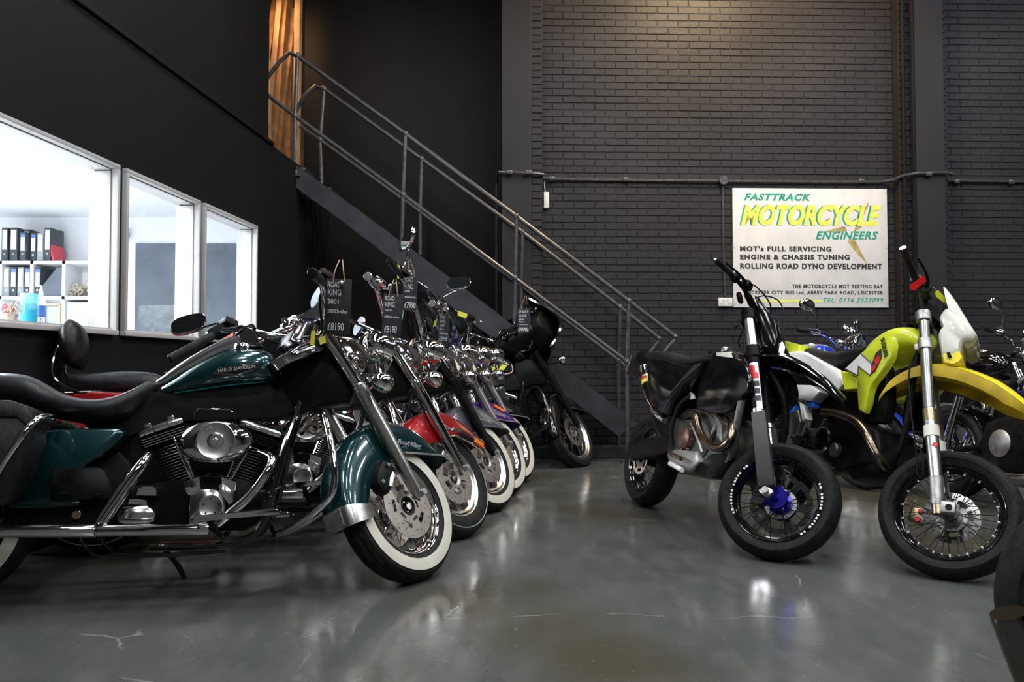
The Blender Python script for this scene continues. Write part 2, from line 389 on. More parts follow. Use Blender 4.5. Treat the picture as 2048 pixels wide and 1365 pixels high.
# ---- office behind the partition
of = MB(); of.box((-5.0, 9.72, 1.4), (6.2, .12, 2.8)); st(of.build('wall_office_back', 'white_board', smooth=0))
of = MB(); of.box((-7.6, 4, 1.4), (.1, 12, 2.8)); st(of.build('wall_office_side', 'white_board', smooth=0))
of = MB(); of.box((-5.5, -2, 1.4), (5, .1, 2.8)); st(of.build('wall_office_front', 'white_board', smooth=0))
v = [(-7.6, -2, 2.75), (-2.98, -2, 2.75), (-2.24, 7.2, 2.75), (-2.04, 9.7, 2.75), (-7.6, 9.7, 2.75)]
me = MB().add(v+[(x, y, 2.9) for x, y, z in v], [(0, 1, 2, 3, 4), (9, 8, 7, 6, 5), (0, 5, 6, 1), (1, 6, 7, 2), (2, 7, 8, 3), (3, 8, 9, 4), (4, 9, 5, 0)])
st(me.build('ceiling_office', 'plaster_ceiling', smooth=0))
pw = MB(LW); pw.box(((7.22+9.7)/2*Lk, .06, 1.48), ((9.7-7.22)*Lk, .12, 2.94)); st(pw.build('wall_office_end', 'black_wall', smooth=0))
iw = MB(LW); iw.box(((7.22+9.7)/2*Lk, .135, 1.4), ((9.7-7.22)*Lk, .02, 2.78)); st(iw.build('wall_office_lining', 'white_board', smooth=0))
st(MB().add([(-7.6, -2, .01), (-3.1, -2, .01), (-2.2, 9.7, .01), (-7.6, 9.7, .01)], [(0, 1, 2, 3)]).build('floor_office', 'white_board', smooth=0))
# mezzanine deck above the office
st(MB().add([(-7.6, -2, 2.9), (-2.98, -2, 2.9), (-2.24, 7.2, 2.9), (-2.1, 8.9, 2.9), (-7.6, 8.9, 2.9), (-7.6, -2, 2.95), (-2.98, -2, 2.95), (-2.24, 7.2, 2.95), (-2.1, 8.9, 2.95), (-7.6, 8.9, 2.95)],
   [(0, 1, 2, 3, 4), (9, 8, 7, 6, 5), (0, 5, 6, 1), (1, 6, 7, 2), (2, 7, 8, 3), (3, 8, 9, 4), (4, 9, 5, 0)]).build('floor_mezzanine', 'stair_paint', smooth=0))
# ---- dark boarded wall behind the stairs
st(MB().box((-1.16, 8.98, 3), (2.36, .12, 6)).build('wall_back_left', 'black_board_wall', smooth=0))
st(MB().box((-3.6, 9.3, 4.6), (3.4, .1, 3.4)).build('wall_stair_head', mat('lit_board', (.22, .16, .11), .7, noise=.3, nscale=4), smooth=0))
# ---- timber framing seen through the opening at the head of the stairs
tf = empty('timber_frame', (-2.0, 8.75, 2.9), 'bare orange timber stud framing beside the top of the stairs', 'framing')
def tstud(p0, p1, w_, m):
    a, b = Vector(p0)-Vector((-2.0, 8.75, 2.9)), Vector(p1)-Vector((-2.0, 8.75, 2.9)); d = (b-a); L = d.length; rot = d.to_track_quat('Z', 'Y').to_matrix().to_4x4()
    MB().box((a+b)/2, (w_, .06, L), rot).build('stud', m, tf, bevel=.003)
tstud([(-2.339,8.6,3.042),(-2.336,8.6,5.269)][0], [(-2.339,8.6,3.042),(-2.325,8.6,5.269)][1], .105, 'timber_pale')
tstud([(-2.654,8.8,3.175),(-2.508,8.8,5.37)][0], [(-2.654,8.8,3.175),(-2.508,8.8,5.37)][1], .06, 'timber')
tstud([(-2.693,8.75,3.607),(-2.544,8.75,5.345)][0], [(-2.693,8.75,3.607),(-2.544,8.75,5.345)][1], .055, 'timber_pale')
tstud([(-2.646,8.9,3.313),(-2.448,8.9,4.962)][0], [(-2.646,8.9,3.313),(-2.448,8.9,4.962)][1], .07, 'timber')
tstud([(-2.545,9,3.226),(-2.525,9,5.47)][0], [(-2.545,9,3.226),(-2.525,9,5.47)][1], .05, 'timber')
tstud([(-2.809,9,4.2),(-2.662,9,5.47)][0], [(-2.809,9,4.2),(-2.662,9,5.47)][1], .05, 'timber')
tstud([(-2.639,8.6,3.288),(-2.691,8.6,5.269)][0], [(-2.639,8.6,3.288),(-2.691,8.6,5.269)][1], .05, 'timber_pale')

# ---- painted brick wall
BA = math.atan(.03); BW = Matrix.Translation((0, 8.39, 0)) @ Matrix.Rotation(BA, 4, 'Z')
def bwall(x0, x1, y, th=.3, z0=0, z1=6, name='wall_back', m='mortar_paint'):
    return st(MB(BW).box(((x0+x1)/2, y+th/2, (z0+z1)/2), (x1-x0, th, z1-z0)).build(name, m, smooth=0))
wb = bwall(-.11, 9, 0, .75)
BRM = []
for k in range(6):
    a, b, hh = .1073, .0333, .007; j = lambda s_=.0016: random.uniform(-s_, s_)
    c = .0035
    vs = [(-a+j(), 0, -b+j()), (a+j(), 0, -b+j()), (a+j(), 0, b+j()), (-a+j(), 0, b+j()), (-a+c, -hh, -b+c), (a-c, -hh+j(.001), -b+c), (a-c, -hh+j(.001), b-c), (-a+c, -hh, b-c)]
    me = bpy.data.meshes.new('brick'); me.from_pydata(vs, [], [(4, 5, 6, 7), (0, 1, 5, 4), (1, 2, 6, 5), (2, 3, 7, 6), (3, 0, 4, 7)]); me.materials.append(M['brick_paint']); BRM.append(me)
cand = []
def lay(x0, x1, y, zmax=5.55, off=0):
    nz = int((zmax-.13)/.075)
    for r_ in range(nz):
        z = .135+.0375+r_*.075; x = x0; first = (r_+off) % 2
        while x < x1-.02:
            Lb = .107 if (first and x == x0) else .2195
            e = min(x+Lb, x1); 
            if e-x > .03: cand.append(((x+e)/2, y, z, (e-x-.006)/.213))
            x = e+.0055
lay(.315, 4.09, 0); lay(4.60, 8.9, 0)
lay(.2, .315, -.12, off=0); lay(4.09, 4.22, -.13); lay(4.545, 4.60, -.13)
cand.sort(key=lambda c_: abs(c_[0]-2.2)*1.0+abs(c_[2]-2.0)*1.2)
big = MB(); 
for n_, (x, y, z, s_) in enumerate(cand):
    me = random.choice(BRM)
    T = BW @ TR(x, y, z) @ Matrix.Diagonal((s_, 1+random.uniform(-.12, .12), 1, 1))
    if n_ < 300:
        o = bpy.data.objects.new('brick', me); C.objects.link(o); o.parent = wb; o.matrix_local = T
    else: big.add([v_.co[:] for v_ in me.vertices], [tuple(p.vertices) for p in me.polygons], T)
o = big.build('brick_field', 'brick_paint', wb, smooth=0); o['kind'] = 'stuff'
# pilasters
def pil(x0, x1, y, name, z1=6, m='pilaster_paint'): return st(MB(BW).box(((x0+x1)/2, y/2-.0, z1/2), (x1-x0, abs(y), z1)).build(name, m, smooth=0, bevel=.006))
pil(-.11, .2, -.128, 'trim_2'); pil(.2, .315, -.118, 'trim_3', m='mortar_paint')
pil(4.22, 4.545, -.19, 'trim_4'); pil(4.09, 4.60, -.128, 'trim_5', m='mortar_paint')
st(MB(BW).box((4.4, -.1, .062), (9.1, .22, .124)).build('baseboard_back', 'pilaster_paint', smooth=0, bevel=.01))
# ---- conduit
def bl(x, z, y=0): return tuple(BW @ Vector((x, y, z)))
cd = empty('electrical_conduit', bl(2.24, 2.93), 'thin painted conduit pipe running level across the brick wall above the sign', 'pipe')
o0 = Vector(bl(2.24, 2.93)); rel = lambda p: tuple(Vector(p)-o0)
cz = 2.945
pts = [(-.16, .15, 2.0), (-.16, .12, 2.8), (-.15, -.1, cz), (-.11, -.16, cz+.005), (.1, -.165, cz), (.32, -.15, cz-.01), (.45, -.035, cz-.03), (2.2, -.035, cz-.04), (3.6, -.035, cz-.04), (4.0, -.05, cz-.03), (4.12, -.2, cz), (4.4, -.215, cz+.02), (4.62, -.2, cz+.02), (4.75, -.04, cz-.02), (8.5, -.035, cz-.03)]
MB().tube([rel(bl(x, z, y)) for x, y, z in pts], .016, n=8, k=3).build('pipe_run', 'rail_steel', cd)
MB().tube([rel(bl(-.16, z, .15)) for z in (2.0, 1.4, 1.02)], .014, n=8).build('pipe_drop', 'rail_steel', cd)
for x, y in ((-.03, -.165), (.17, -.165), (1.2, -.035), (3.72, -.037), (4.35, -.215), (5.35, -.035), (.42, -.05), (4.75, -.04)):
    MB(TR(rel(bl(x, cz-.03 if abs(y) < .1 else cz+.005, y)))).box((0, 0, 0), (.06, .045, .045)).build('coupling', 'rail_steel', cd, bevel=.01)
jb = MB(TR(rel(bl(2.24, cz-.035, -.03))) @ RX(90)); jb.lathe([(0, .03), (.045, .03), (.052, .02), (.052, -.03)], n=20); jb.build('junction_box', 'rail_steel', cd)
MB().tube([rel(bl(2.24, cz-.07, -.02)), rel(bl(2.24, 2.2, -.02)), rel(bl(2.255, 1.68, -.02))], .011, n=8).build('pipe_drop', 'rail_steel', cd)
# downpipes beside the right pilaster
for x, y, r_ in ((4.12, -.17, .022), (4.245-.03, -.19, .016)):
    o = MB(BW).tube([(x, y, 6), (x, y, .13)], r_, n=10, smooth=False).build('wall_pipe', 'black_wall'); tag(o, 'thicker dark vertical pipe left of the right-hand pillar' if r_ > .02 else 'slim dark vertical pipe against the edge of the right-hand pillar', 'pipe')
# double socket
sk = empty('wall_socket', bl(2.25, 1.62, 0), 'white double plug socket on the brick wall under the drop pipe', 'socket'); sk.rotation_euler.z = BA
MB().box((0, -.02, 0), (.146, .036, .088)).build('back_box', 'socket_white', sk, bevel=.008)
MB().box((0, -.042, 0), (.15, .01, .09)).build('face_plate', 'socket_white', sk, bevel=.006)
for x in (-.02, .02): MB().box((x, -.049, .024), (.012, .008, .02)).build('switch', 'socket_white', sk, bevel=.002)
for x in (-.038, .038):
    h = MB().box((x, -.0475, .004), (.005, .002, .009)); h.box((x-.011, -.0475, -.018), (.008, .002, .005)); h.box((x+.011, -.0475, -.018), (.008, .002, .005)); h.build('pin_holes', 'dark_print', sk)
# small white sensor
sn = empty('wall_sensor', bl(.36, 2.69, 0), 'small white plastic box hanging below the conduit near the left pillar', 'sensor'); sn.rotation_euler.z = BA
MB().box((0, -.03, 0), (.055, .05, .17)).build('housing', 'socket_white', sn, bevel=.006)
MB().tube([(-.01, -.03, .085), (-.02, -.03, .17), (-.015, -.03, .24)], .004, n=6).build('cable', 'socket_white', sn)

# ---- sign
S0 = [(2.363,8.44,2.832),(4.025,8.44,2.821),(4.011,8.44,1.566),(2.352,8.44,1.555)]
sg = empty('wall_sign', bl(3.17, 2.2, -.022), 'large white rectangular business sign with green and yellow lettering on the brick wall', 'sign'); sg.rotation_euler.z = BA
SW, SH = 1.662, 1.268
MB().box((0, 0, 0), (SW, .012, SH)).build('sign_board', 'sign_white', sg, bevel=.002)
for x in (-.82, .82):
    for z in (-.6, 0, .6): MB(TR(x, -.0065, z) @ RX(90)).lathe([(0, .002), (.006, .001), (.006, -.001)], n=8).build('fixing_screw', 'brushed', sg)
TS = Matrix(((1, 0, 0, 0), (0, 0, -1, -.0066), (0, 1, 0, 0), (0, 0, 0, 1)))
# pixel (px,py) on the sign crop 1400..1900 x 320..680 scaled 3.792 ; sign occupies 262-1447 , 213-1115
def sx(px): return (px-855)/1186*SW
def sz(py): return (664-py)/903*SH
def sl(body, x0, x1, ytop, ybot, m, shear=0, bold=.012, dy=0, name='lettering', sp=1.0):
    return text(name, body, 1, m, TR(sx(x0), -.001*dy, sz(ybot)) @ TS, sg, bold=bold, shear=shear, ext=.0005, width=(sx(x1)-sx(x0)), height=(sz(ytop)-sz(ybot)), sp=sp)
sl('FASTTRACK', 350, 868, 252, 308, 'sign_green', .3, .05, sp=1.15)
sl('MOTORCYCLE', 313, 1392, 337, 497, 'sign_green', .3, .05, 0)
sl('MOTORCYCLE', 325, 1405, 337, 497, 'sign_yellow', .3, .045, 1)
sl('ENGINEERS', 895, 1375, 536, 600, 'sign_green', .3, .03, 1.2, sp=1.1)
sl("MOT's FULL SERVICING", 315, 1015, 652, 694, 'dark_print', 0, .055, sp=1.2)
sl('ENGINE & CHASSIS TUNING', 315, 1155, 716, 756, 'dark_print', 0, .055, sp=1.2)
sl('ROLLING ROAD DYNO DEVELOPMENT', 315, 1403, 782, 826, 'dark_print', 0, .055, sp=1.2)
sl('THE MOTORCYCLE MOT TESTING BAY', 710, 1408, 941, 972, 'dark_print', 0, .045, sp=1.2)
sl('LEICESTER CITY BUS Ltd, ABBEY PARK ROAD, LEICESTER', 345, 1408, 990, 1022, 'dark_print', 0, .04, sp=1.2)
sl('TEL: 0116 2623099', 948, 1408, 1042, 1078, 'sign_green', .3, .025, sp=1.15)
def spoly(pts, m, name, dy=0): MB().prism([(sx(x), 0, sz(y)) for x, y in pts], -.0068-.0006*dy, -.006, 0).build(name, m, sg, smooth=0)
spoly([(400, 1060), (940, 1060), (935, 1075), (400, 1075)], 'sign_yellow', 'underline')
spoly([(925, 548), (1118, 498), (1138, 530), (1100, 545)], 'sign_brown', 'star_ray')
spoly([(1185, 545), (1250, 505), (1232, 470), (1200, 505)], 'sign_brown', 'star_ray')
spoly([(1136, 612), (1165, 595), (1195, 600), (1290, 785), (1225, 720)], 'sign_brown', 'star_ray')
spoly([(1300, 315), (1308, 330), (1225, 500), (1205, 500)], 'sign_brown', 'star_ray')

# ================================================================ stairs
near = lambda *p: None
sc_ = empty('staircase', [(1.128,7.85,-.063)][0], 'dark grey steel staircase with tubular handrails rising to the left', 'staircase')
so = Vector([(1.128,7.85,-.063)][0]); q = lambda p: tuple(Vector(p)-so)
for Y, y0 in ((0, 0), (.4, 1)):
    up_ = [(-2.394,7.85,3.123),(-1.584,7.85,2.536),(-.177,7.85,1.493),(.437,7.85,.996),(1.077,7.85,.497),(1.228,7.85,.38)]
    lo_ = [(-2.392,7.85,2.894),(-1.826,7.85,2.486),(-1.103,7.85,1.941),(-.363,7.85,1.35),(.783,7.85,.463),(1.037,7.85,.263)]
    out = [Vector(p)-so for p in up_]+[Vector(p)-so for p in reversed(lo_)]
    MB().prism([tuple(p) for p in out], Y, Y+.012).build('stringer', 'stair_paint', sc_, smooth=0)
# treads
A_, B_ = Vector([(-2.294,7.85,2.993)][0])-so, Vector([(.984,7.85,.409)][0])-so
for i in range(13):
    p = A_.lerp(B_, (i+.5)/13); MB().box((p.x, .2, p.z), (.25, .39, .03)).build('tread', 'stair_paint', sc_, bevel=.004)
RN = dict(top=[(-2.13,7.85,4.024),(-1.054,7.85,3.243),(.044,7.85,2.422),(1.15,7.85,1.581),(1.601,7.85,1.232)], mid=[(-2.15,7.85,3.423),(-1.076,7.85,2.635),(.03,7.85,1.808),(1.128,7.85,.987)], base=[(-2.154,7.85,2.834),(-1.089,7.85,2.09),(.025,7.85,1.276),(1.144,7.85,.297)])
RF = dict(top=[(-1.959,8.25,3.833),(-.941,8.25,3.098),(.109,8.25,2.33),(1.116,8.25,1.552),(1.517,8.25,1.226)], mid=[(-1.997,8.25,3.297),(-.954,8.25,2.544),(.093,8.25,1.775),(1.098,8.25,.999)], base=[(-1.978,8.25,2.836),(-.953,8.25,2.096),(.093,8.25,1.319),(1.111,8.25,.331)])
for rr_, yy, left in ((RN, 0, 1), (RF, .4, 0)):
    T_ = [q(p) for p in rr_['top']]; Mi = [q(p) for p in rr_['mid']]; Ba = [q(p) for p in rr_['base']]
    ret = [(1.462,7.85,1.031),(1.353,7.85,.859)]
    if left: ret = [(1.61,7.85,1.212),(1.462,7.85,1.045),(1.333,7.85,.825),(1.255,7.85,.869)]
    else: ret = [(1.527,8.25,1.216),(1.402,8.25,1.051),(1.226,8.25,.881),(1.175,8.25,.932)]
    head = [(-2.215,7.85,4.054),(-2.303,7.85,3.974),(-2.436,7.85,3.793)]
    if not left: head = [(-2.043,8.25,3.865),(-2.157,8.25,3.77),(-2.26,8.25,3.586)]
    MB().tube([q(p) for p in reversed(head)]+[T_[0]]+T_[1:], .0215, n=10, k=1, smooth=False).build('handrail', 'rail_steel', sc_)
    MB().tube([q(p) for p in ret], .0215, n=10, k=1, smooth=False).build('rail_return', 'rail_steel', sc_)
    m0 = [(-2.434,7.85,3.643)][0]
    if not left: m0 = [(-2.206,8.25,3.444)][0]
    MB().tube([q(m0)]+Mi+[q(ret[-1])], .0205, n=10, smooth=False).build('mid_rail', 'rail_steel', sc_)
    for i in range(4):
        b0 = Vector(Ba[i]); t0 = Vector(T_[i])
        if i == 3: b0 = Vector((t0.x-.02, b0.y, -so.z+.01))
        MB().tube([tuple(b0), Mi[i], tuple(t0)], .0205, n=10, smooth=False).build('post', 'rail_steel', sc_)
        for p in (Mi[i], t0): MB().ball(tuple(p), (.032, .03, .036), 10).build('rail_fitting', 'rail_steel', sc_)
    MB().ball(T_[4], .03, 10).build('rail_fitting', 'rail_steel', sc_)
fp = Vector(q([(-2.159,7.85,2.824)][0])); MB().box((fp.x, -.02, fp.z), (.13, .03, .012)).build('foot_plate', 'rail_steel', sc_)
MB().box((fp.x+.02, -.02, fp.z+.03), (.05, .03, .05)).build('foot_bracket', 'rail_steel', sc_, bevel=.005)
MB().box((.0, .02, -so.z+.012), (.12, .12, .024)).build('foot_plate', 'rail_steel', sc_)

# ================================================================ motorcycles : shared pieces
def steer_m(rake, trail, d):
    return TR(trail, 0, 0) @ Matrix.Rotation(R(d), 4, Vector((-math.sin(R(rake)), 0, math.cos(R(rake))))) @ TR(-trail, 0, 0)
def root_m(loc, yaw, lean, pitch): return TR(loc) @ RZ(yaw) @ RX(-lean) @ RY(pitch)
ROOTS = {'G': ((-0.5032, 3.5358, -0.0206), 12, 11, 0.71), 'R': ((-0.3604, 4.4134, -0.0206), 12, 11, 0.71), 'Y': ((-0.2091, 5.2131, -0.0206), 12, 11, 0.71), 'P': ((-0.122, 5.8322, -0.0206), 12, 11, 0.71), 'B': ((-0.0412, 6.4507, -0.0206), 12, 11, 0.71), 'D': ((0.5424, 7.577, -0.0206), 12, 11, 0.71), 'K': ((1.2411, 3.9722, -0.0106), -76, 12, 0.472), 'S': ((1.8971, 3.63, -0.0105), -80, 13, 0.477)}
AX = Matrix.Rotation(math.pi/2, 4, 'X')          # local z -> -y  (right-hand side of the bike)
def polar(mb, m, rr, n, removed, th, dish=0):
    """flat ring with real openings: rr radii, n segments, removed(i_r, i_seg)"""
    k = len(rr); vs = []; fs = []
    for h in (0, th):
        for i in range(n):
            a = 2*math.pi*i/n
            for r_ in rr: vs.append((r_*math.cos(a), r_*math.sin(a), h))
    off = n*k; keep = lambda j, i: 0 <= j < k-1 and not removed(j, i % n)
    for i in range(n):
        i2 = (i+1) % n
        for j in range(k-1):
            if not keep(j, i): continue
            a, b, c, d = i*k+j, i*k+j+1, i2*k+j+1, i2*k+j
            fs.append((a, d, c, b)); fs.append((a+off, b+off, c+off, d+off))
            if not keep(j-1, i): fs.append((a, a+off, d+off, d))
            if not keep(j+1, i): fs.append((b, c, c+off, b+off))
            if not keep(j, i-1): fs.append((a, b, b+off, a+off))
            if not keep(j, i+1): fs.append((d, d+off, c+off, c))
    mb.add(vs, fs, m)
def disc_plate(parent, m, r0, r1, th=.005, style='hd', mat_='disc_steel', name='brake_disc'):
    n = 120; rr = [r0+(r1-r0)*i/14 for i in range(15)]
    def rem(j, i):
        f = j/14
        if style == 'hd':
            if f > .62: return (j in (9, 12) and (i*1) % 12 == (0 if j == 9 else 6)) or (j == 10 and i % 24 == 4)
            ph = (i % 24)/24
            if .1 < f < .27: return ph < .42
            if .33 < f < .52: return .3 < ph < .8
            return False
        if style == 'holes':
            if f > .5: return (j-8) % 2 == 1 and (i+j*2) % 8 < 1
            return f > .12 and f < .45 and (i % 20) > 6
        if style == 'float':
            if f > .55: return j in (9, 11, 13) and (i+j) % 10 < 2
            return .1 < f < .5 and (i % 15) > 3
        if style == 'wave':
            if f > .9: return (i % 12) < 3
            if f > .6: return j in (10, 12) and (i+j*2) % 7 < 1
            return (i % 20) > 5 and f > .08
    mb = MB(m); polar(mb, Matrix(), rr, n, rem, th); return mb.build(name, mat_, parent, smooth=20)
def tyre_mesh(Rw, wd, rim, n, groove, prof_sport=False):
    """returns MB of a tyre about local z (axis)"""
    h = wd/2
    if prof_sport:
        side = [(rim, -h*.72), (rim+.012, -h*.8), (rim+(Rw-rim)*.35, -h*.97), (rim+(Rw-rim)*.55, -h)]
        cols = [(Rw-.001-(Rw-rim)*.40*(abs(t)**2.4), t*h*.985) for t in (-.96, -.8, -.62, -.42, -.2, 0, .2, .42, .62, .8, .96)]
    else:
        side = [(rim, -h*.75), (rim+.01, -h*.86), (rim+(Rw-rim)*.3, -h*1.0), (rim+(Rw-rim)*.55, -h*1.02), (rim+(Rw-rim)*.8, -h*.9)]
        cols = [(Rw-.020*(abs(t)**2.2), t*h*.86) for t in (-1, -.82, -.62, -.42, -.2, 0, .2, .42, .62, .82, 1)]
    prof = side+cols+[(r_, -y) for r_, y in reversed(side)]; ns = len(side); nc = len(cols); vs = []; fs = []; k = len(prof)
    for i in range(n):
        a = 2*math.pi*i/n
        for j, (r_, y) in enumerate(prof):
            c = j-ns
            if groove and 0 < c < nc-1:
                d = abs(c-(nc-1)//2)
                if groove == 'touring':
                    if c in (3, 7) or (i+d*2) % 9 == 0: r_ -= .006
                elif groove == 'knob':
                    if (i//2+c) % 3 == 0 or i % 4 == 0: r_ -= .014
                elif groove == 'sport':
                    if d > 0 and (i+d*3) % 22 == (0 if c > (nc-1)//2 else 11): r_ -= .004
            vs.append((r_*math.cos(a), r_*math.sin(a), y))
    for i in range(n):
        for j in range(k-1): a, b = i*k+j, ((i+1) % n)*k+j; fs.append((a, b, b+1, a+1))
    return vs, fs
def wheel(parent, m, name, Rw=.32, wd=.125, rim=.208, style='spoke', whitewall=None, spokes=36, rim_m='chrome', spoke_m='smoked_chrome', hub_m='chrome', groove='touring', n=120, sport=False, disc=None, disc_side=(1, -1), disc_r=(.06, .146), hub_r=.034, nipple=None, disc_m='disc_steel'):
    """m : wheel centre with local z = axle pointing to the right-hand side of the bike"""
    h = wd*.37
    rp = [(rim+.004, -h-.006), (rim+.008, -h), (rim-.002, -h+.004), (rim-.012, -h+.012), (rim-.022, -h+.03), (rim-.026, 0), (rim-.022, h-.03), (rim-.012, h-.012), (rim-.002, h-.004), (rim+.008, h), (rim+.004, h+.006), (rim+.0, h+.004), (rim-.004, h-.002), (rim-.03, 0), (rim-.004, -h+.002), (rim, -h-.004)]
    w_ = MB(m).lathe(rp, n=72).build(name, rim_m, parent, smooth=50)
    vs, fs = tyre_mesh(Rw, wd, rim+.002, n, groove, sport); MB(m).add(vs, fs).build('tyre', 'rubber', w_, smooth=28)
    if whitewall:
        a, b, mm = whitewall; hh = wd/2*1.02+.0015
        for s in (1, -1):
            MB(m).lathe([(rim+(Rw-rim)*a, s*hh*.985), (rim+(Rw-rim)*(a+b)/2, s*(hh+.0015)), (rim+(Rw-rim)*b, s*hh*.97)], n=72).build('whitewall_band' if mm == 'white_rubber' else 'sidewall_line', mm, w_)
    hl = wd*.42
    MB(m).lathe([(0, -hl-.02), (.018, -hl-.02), (.02, -hl), (hub_r+.012, -hl), (hub_r+.012, -hl+.008), (hub_r-.006, -hl+.014), (hub_r-.01, 0), (hub_r-.006, hl-.014), (hub_r+.012, hl-.008), (hub_r+.012, hl), (.02, hl), (.018, hl+.02), (0, hl+.02)], n=28).build('hub', hub_m, w_)
    if style == 'spoke':
        base = None
        for i in range(spokes):
            a = 2*math.pi*i/spokes; s = 1 if i % 2 else -1; da = (.32 if (i//2) % 2 else -.32)
            p0 = ((hub_r+.009)*math.cos(a+da), (hub_r+.009)*math.sin(a+da), s*(hl-.005)); p1 = ((rim-.02)*math.cos(a), (rim-.02)*math.sin(a), s*.006)
            MB(m).tube([p0, p1], .0019, n=5, smooth=False).build('spoke', spoke_m, w_)
            if nipple: MB(m).tube([p1, tuple(Vector(p1).lerp(Vector(p0), .085))], .0042, n=6, smooth=False).build('spoke_nipple', nipple, w_)
    elif style == 'cast':
        for i in range(spokes):
            a = 2*math.pi*i/spokes; mm = m @ RZ(math.degrees(a))
            MB(mm).add([(hub_r, -.012, .022), (rim-.014, -.018, .024), (rim-.014, .018, .024), (hub_r, .012, .022), (hub_r, -.016, -.022), (rim-.014, -.022, -.024), (rim-.014, .022, -.024), (hub_r, .016, -.022)],
                        [(0, 1, 2, 3), (4, 7, 6, 5), (0, 4, 5, 1), (1, 5, 6, 2), (2, 6, 7, 3), (3, 7, 4, 0)]).build('wheel_arm', spoke_m, w_, bevel=.004)
        for s in (1, -1):
            MB(m).lathe([(rim-.016, s*(h-.004)), (rim-.03, s*(h-.014)), (rim-.034, s*.01), (rim-.02, s*.006)], n=60).build('rim_flange', rim_m, w_)
    if disc:
        for s in disc_side:
            disc_plate(w_, m @ TR(0, 0, s*(hl+.012)-.0025), disc_r[0], disc_r[1], style=disc, mat_=disc_m)
            MB(m).lathe([(.03, s*(hl+.01)), (disc_r[0]+.004, s*(hl+.016)), (disc_r[0]+.004, s*(hl+.006)), (.03, s*(hl+.004))], n=24).build('disc_carrier', 'satin_black' if disc == 'hd' else 'cast_alu', w_)
    return w_
def label_card(key, mw, lines, wd, ht, label, string_top):
    """hanging chalkboard price card; mw : top-centre of the card, x right, y up, z towards viewer"""
    t = empty('price_card', mw=mw, label=label, cat='sign', group='price cards hanging on the motorcycles')
    MB().box((0, -ht/2, 0), (wd, ht, .004)).build('board', 'chalkboard', t, bevel=.0008)
    for (s, yy, hh, ww, x0) in lines:
        me = text('chalk_lettering', s, 1, 'chalk', TR(-wd/2+x0*wd, -yy*ht, .0022), t, bold=.004, ext=.0002, width=ww*wd, height=hh*ht)
        me.data.name = 'chalk_lettering'
    for s in (-1, 1):
        MB().tube([(s*wd*.22, -.012, .003), (s*wd*.17, .03, .004), (string_top[0]+s*.006, string_top[1], string_top[2])], .0022, n=6).build('string', 'string', t)
    return t

